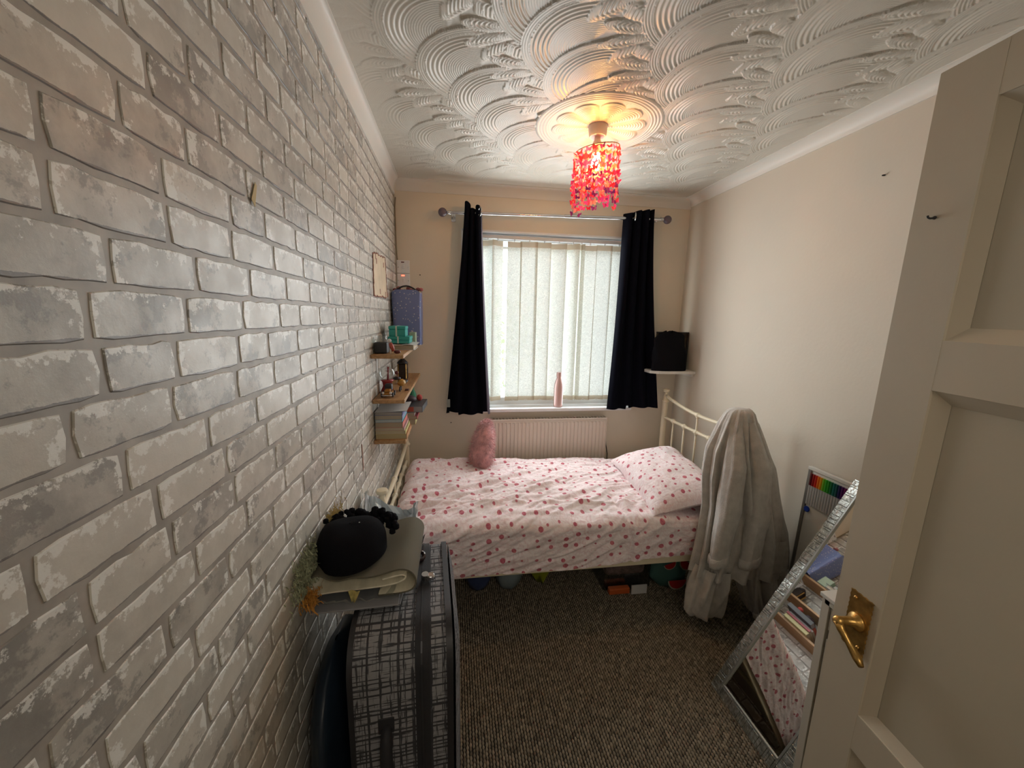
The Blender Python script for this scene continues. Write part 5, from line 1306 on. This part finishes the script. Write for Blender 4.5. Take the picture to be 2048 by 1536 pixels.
# ------------------------------------------------------------------ white cupboard behind the door
cb = thing('white_cupboard', 'white painted cupboard with a drawer, half hidden by the open door', 'cupboard', (1.41, .60, 0))
CX0, CX1, CY0, CY1, CZ = 1.104, 1.70, .28, .902, .748
obj('carcass', MB().box(CX0 + .016, CX1, CY0, CY1 - .004, .02, CZ - .014).box(CX0, CX0 + .018, CY1 - .026, CY1 - .002, 0, CZ - .014, .001).box(CX0, CX0 + .018, CY0, CY0 + .026, 0, CZ - .014, .001).box(CX0, CX0 + .018, CY0, CY1 - .01, CZ - .032, CZ - .014, .001), M['cupboard'], parent=cb)
obj('top', MB().box(CX0 - .006, CX1 + .004, CY0 - .004, CY1 + .003, CZ - .014, CZ, .002), M['gloss_white'], parent=cb)
obj('drawer_front', MB().box(CX0 + .004, CX0 + .017, CY0 + .029, CY1 - .029, .640, CZ - .034, .0015), M['cupboard'], parent=cb)
o = obj('shadow_gap', MB().box(CX0 + .010, CX0 + .018, CY0 + .027, CY1 - .030, .613, .638), M['dark'], parent=cb)
obj('cupboard_door', MB().box(CX0 + .003, CX0 + .017, CY0 + .029, CY1 - .030, .03, .611, .0015), M['cupboard'], parent=cb)

# ------------------------------------------------------------------ under the bed
def sack(name, label, c, r, h, m_, seed, cat='bag', group=None, knot=False):
    P = []; 
    for i in range(20):
        t_ = i / 19; row = []
        for k in range(40):
            a = 2 * PI * k / 40; w_ = 1 + .22 * float(fbm(np.array([a * 2.2 + seed]), np.array([t_ * 4 + seed]), 4)[0])
            rr = math.sin(min(1, t_ * 1.8 + .35) * PI / 2) * (1 - .35 * max(0, t_ - .7) / .3)
            row.append((c[0] + r[0] * rr * w_ * math.cos(a), c[1] + r[1] * rr * w_ * math.sin(a), c[2] + h * t_))
        P.append(row)
    mb = MB().grid(np.array(P), wrap=True); mb.f.append(tuple(range(40))); mb.mi.append(0)
    return tag(obj(name, mb, m_, smooth=True), label, cat, group)
sack('plastic_bag', 'dark blue tied plastic bag on the carpet under the bed', (.130, 2.02, .006), (.085, .07), .30, simple('navy_plastic', (.05, .07, .16), .3), 1, group='plastic bags under the bed')
sack('plastic_bag', 'pale grey-blue plastic bag on the carpet under the bed', (.305, 2.01, .006), (.085, .07), .30, simple('pale_blue_plastic', (.22, .27, .29), .3), 2, group='plastic bags under the bed')
P = []
for i in range(16):
    t_ = i / 15; P.append([(.475 + .105 * math.sin(min(1, t_ * 1.15 + .12) * PI / 2) * math.cos(2 * PI * k / 32) + .02 * (1 - t_), 2.0 + .07 * math.sin(min(1, t_ + .2) * PI / 2) * math.sin(2 * PI * k / 32), .040 + .27 * t_ + .02 * math.cos(2 * PI * k / 32 * 3) * (1 - t_)) for k in range(32)])
mb = MB().grid(np.array(P), wrap=True); mb.f.append(tuple(range(32))); mb.mi.append(0)
tag(obj('plastic_bag', mb, simple('lime_plastic', (.28, .32, .02), .35), smooth=True), 'yellow-green plastic bag hanging from the bed slats', 'bag', 'plastic bags under the bed')
sb = thing('storage_box', 'clear storage box with pink contents under the bed', 'storage box', (.985, 2.0, .004))
obj('tub', MB().box(.845, 1.125, 1.90, 2.12, .006, .012).box(.845, 1.125, 1.90, 1.903, .006, .235).box(.845, .848, 1.90, 2.12, .006, .235).box(1.122, 1.125, 1.90, 2.12, .006, .235), M['film'], parent=sb)
obj('lid', MB().box(.835, 1.135, 1.89, 2.13, .236, .248, .004), simple('lid_pinkish', (.50, .32, .28), .4), parent=sb)
obj('contents', MB().box(.86, 1.11, 1.92, 2.10, .07, .225, .03, seg=2), simple('pinkish_cloth', (.50, .30, .26), .8, vary=.4, vscale=30), parent=sb)
tag(obj('orange_packet', MB().box(.862, .985, 1.855, 1.888, .006, .042, .006, seg=2), simple('orange_wrap', (.50, .10, .02), .35)), 'orange packet on the carpet in front of the storage box', 'packet')
tag(obj('white_card', MB().box(.992, 1.085, 1.850, 1.858, .004, .058, .001), M['paper']), 'small white card box beside the orange packet', 'card')
wm = sack('patterned_bag', 'sea-green shopping bag printed with red watermelon slices under the bed', (1.245, 1.92, .005), (.115, .07), .27, simple('seagreen_bag', (.07, .17, .155), .5), 5, cat='shopping bag')
def slice_(c, r, a0, flip):
    m1 = MB(); n = 16; y = c[1]
    ps = [(c[0] + r * math.cos(a0 + PI * k / n), y, c[2] + flip * r * math.sin(a0 + PI * k / n)) for k in range(n + 1)]
    m1.prism(ps, (0, -.0012, 0)); return m1
for c, r, a0 in (((1.262, 1.838, .078), .052, PI), ((1.205, 1.838, .188), .034, PI + .3), ((1.318, 1.842, .185), .045, PI - .8)):
    obj('watermelon_rind', slice_((c[0], c[1] + .0005, c[2]), r * 1.12, a0, 1), simple('rind', (.45, .42, .34), .6), parent=wm)
    obj('watermelon_slice', slice_((c[0], c[1] - .001, c[2] + .002), r, a0, 1), simple('melon_red', (.45, .02, .02), .6), parent=wm)

# ------------------------------------------------------------------ outside
g = MB(); rt_ = random.Random(9)
for k in range(900):
    p = Vector((rt_.gauss(.42, .25), 4.2 + rt_.gauss(0, .2), 1.25 + rt_.gauss(0, .35))); a = Vector((rt_.gauss(0, 1), rt_.gauss(0, 1), rt_.gauss(0, 1))).normalized() * .035; b_ = a.cross(Vector((0, 0, 1))).normalized() * .02
    g.add([p - a, p + b_, p + a, p - b_], [(0, 1, 2, 3)])
bush = thing('garden_shrub', 'leafy green shrub outside, glimpsed through the gap in the blind', 'shrub', (.42, 4.2, 0))
o = obj('foliage', g, simple('leaf_green', (.40, .55, .28), .6), parent=bush, recalc=False); o['kind'] = 'stuff'
obj('stem', MB().tube([(.42, 4.2, 0), (.44, 4.2, .6), (.40, 4.2, 1.3)], [.03, .022, .01], 8), M['oak'], parent=bush, smooth=True)
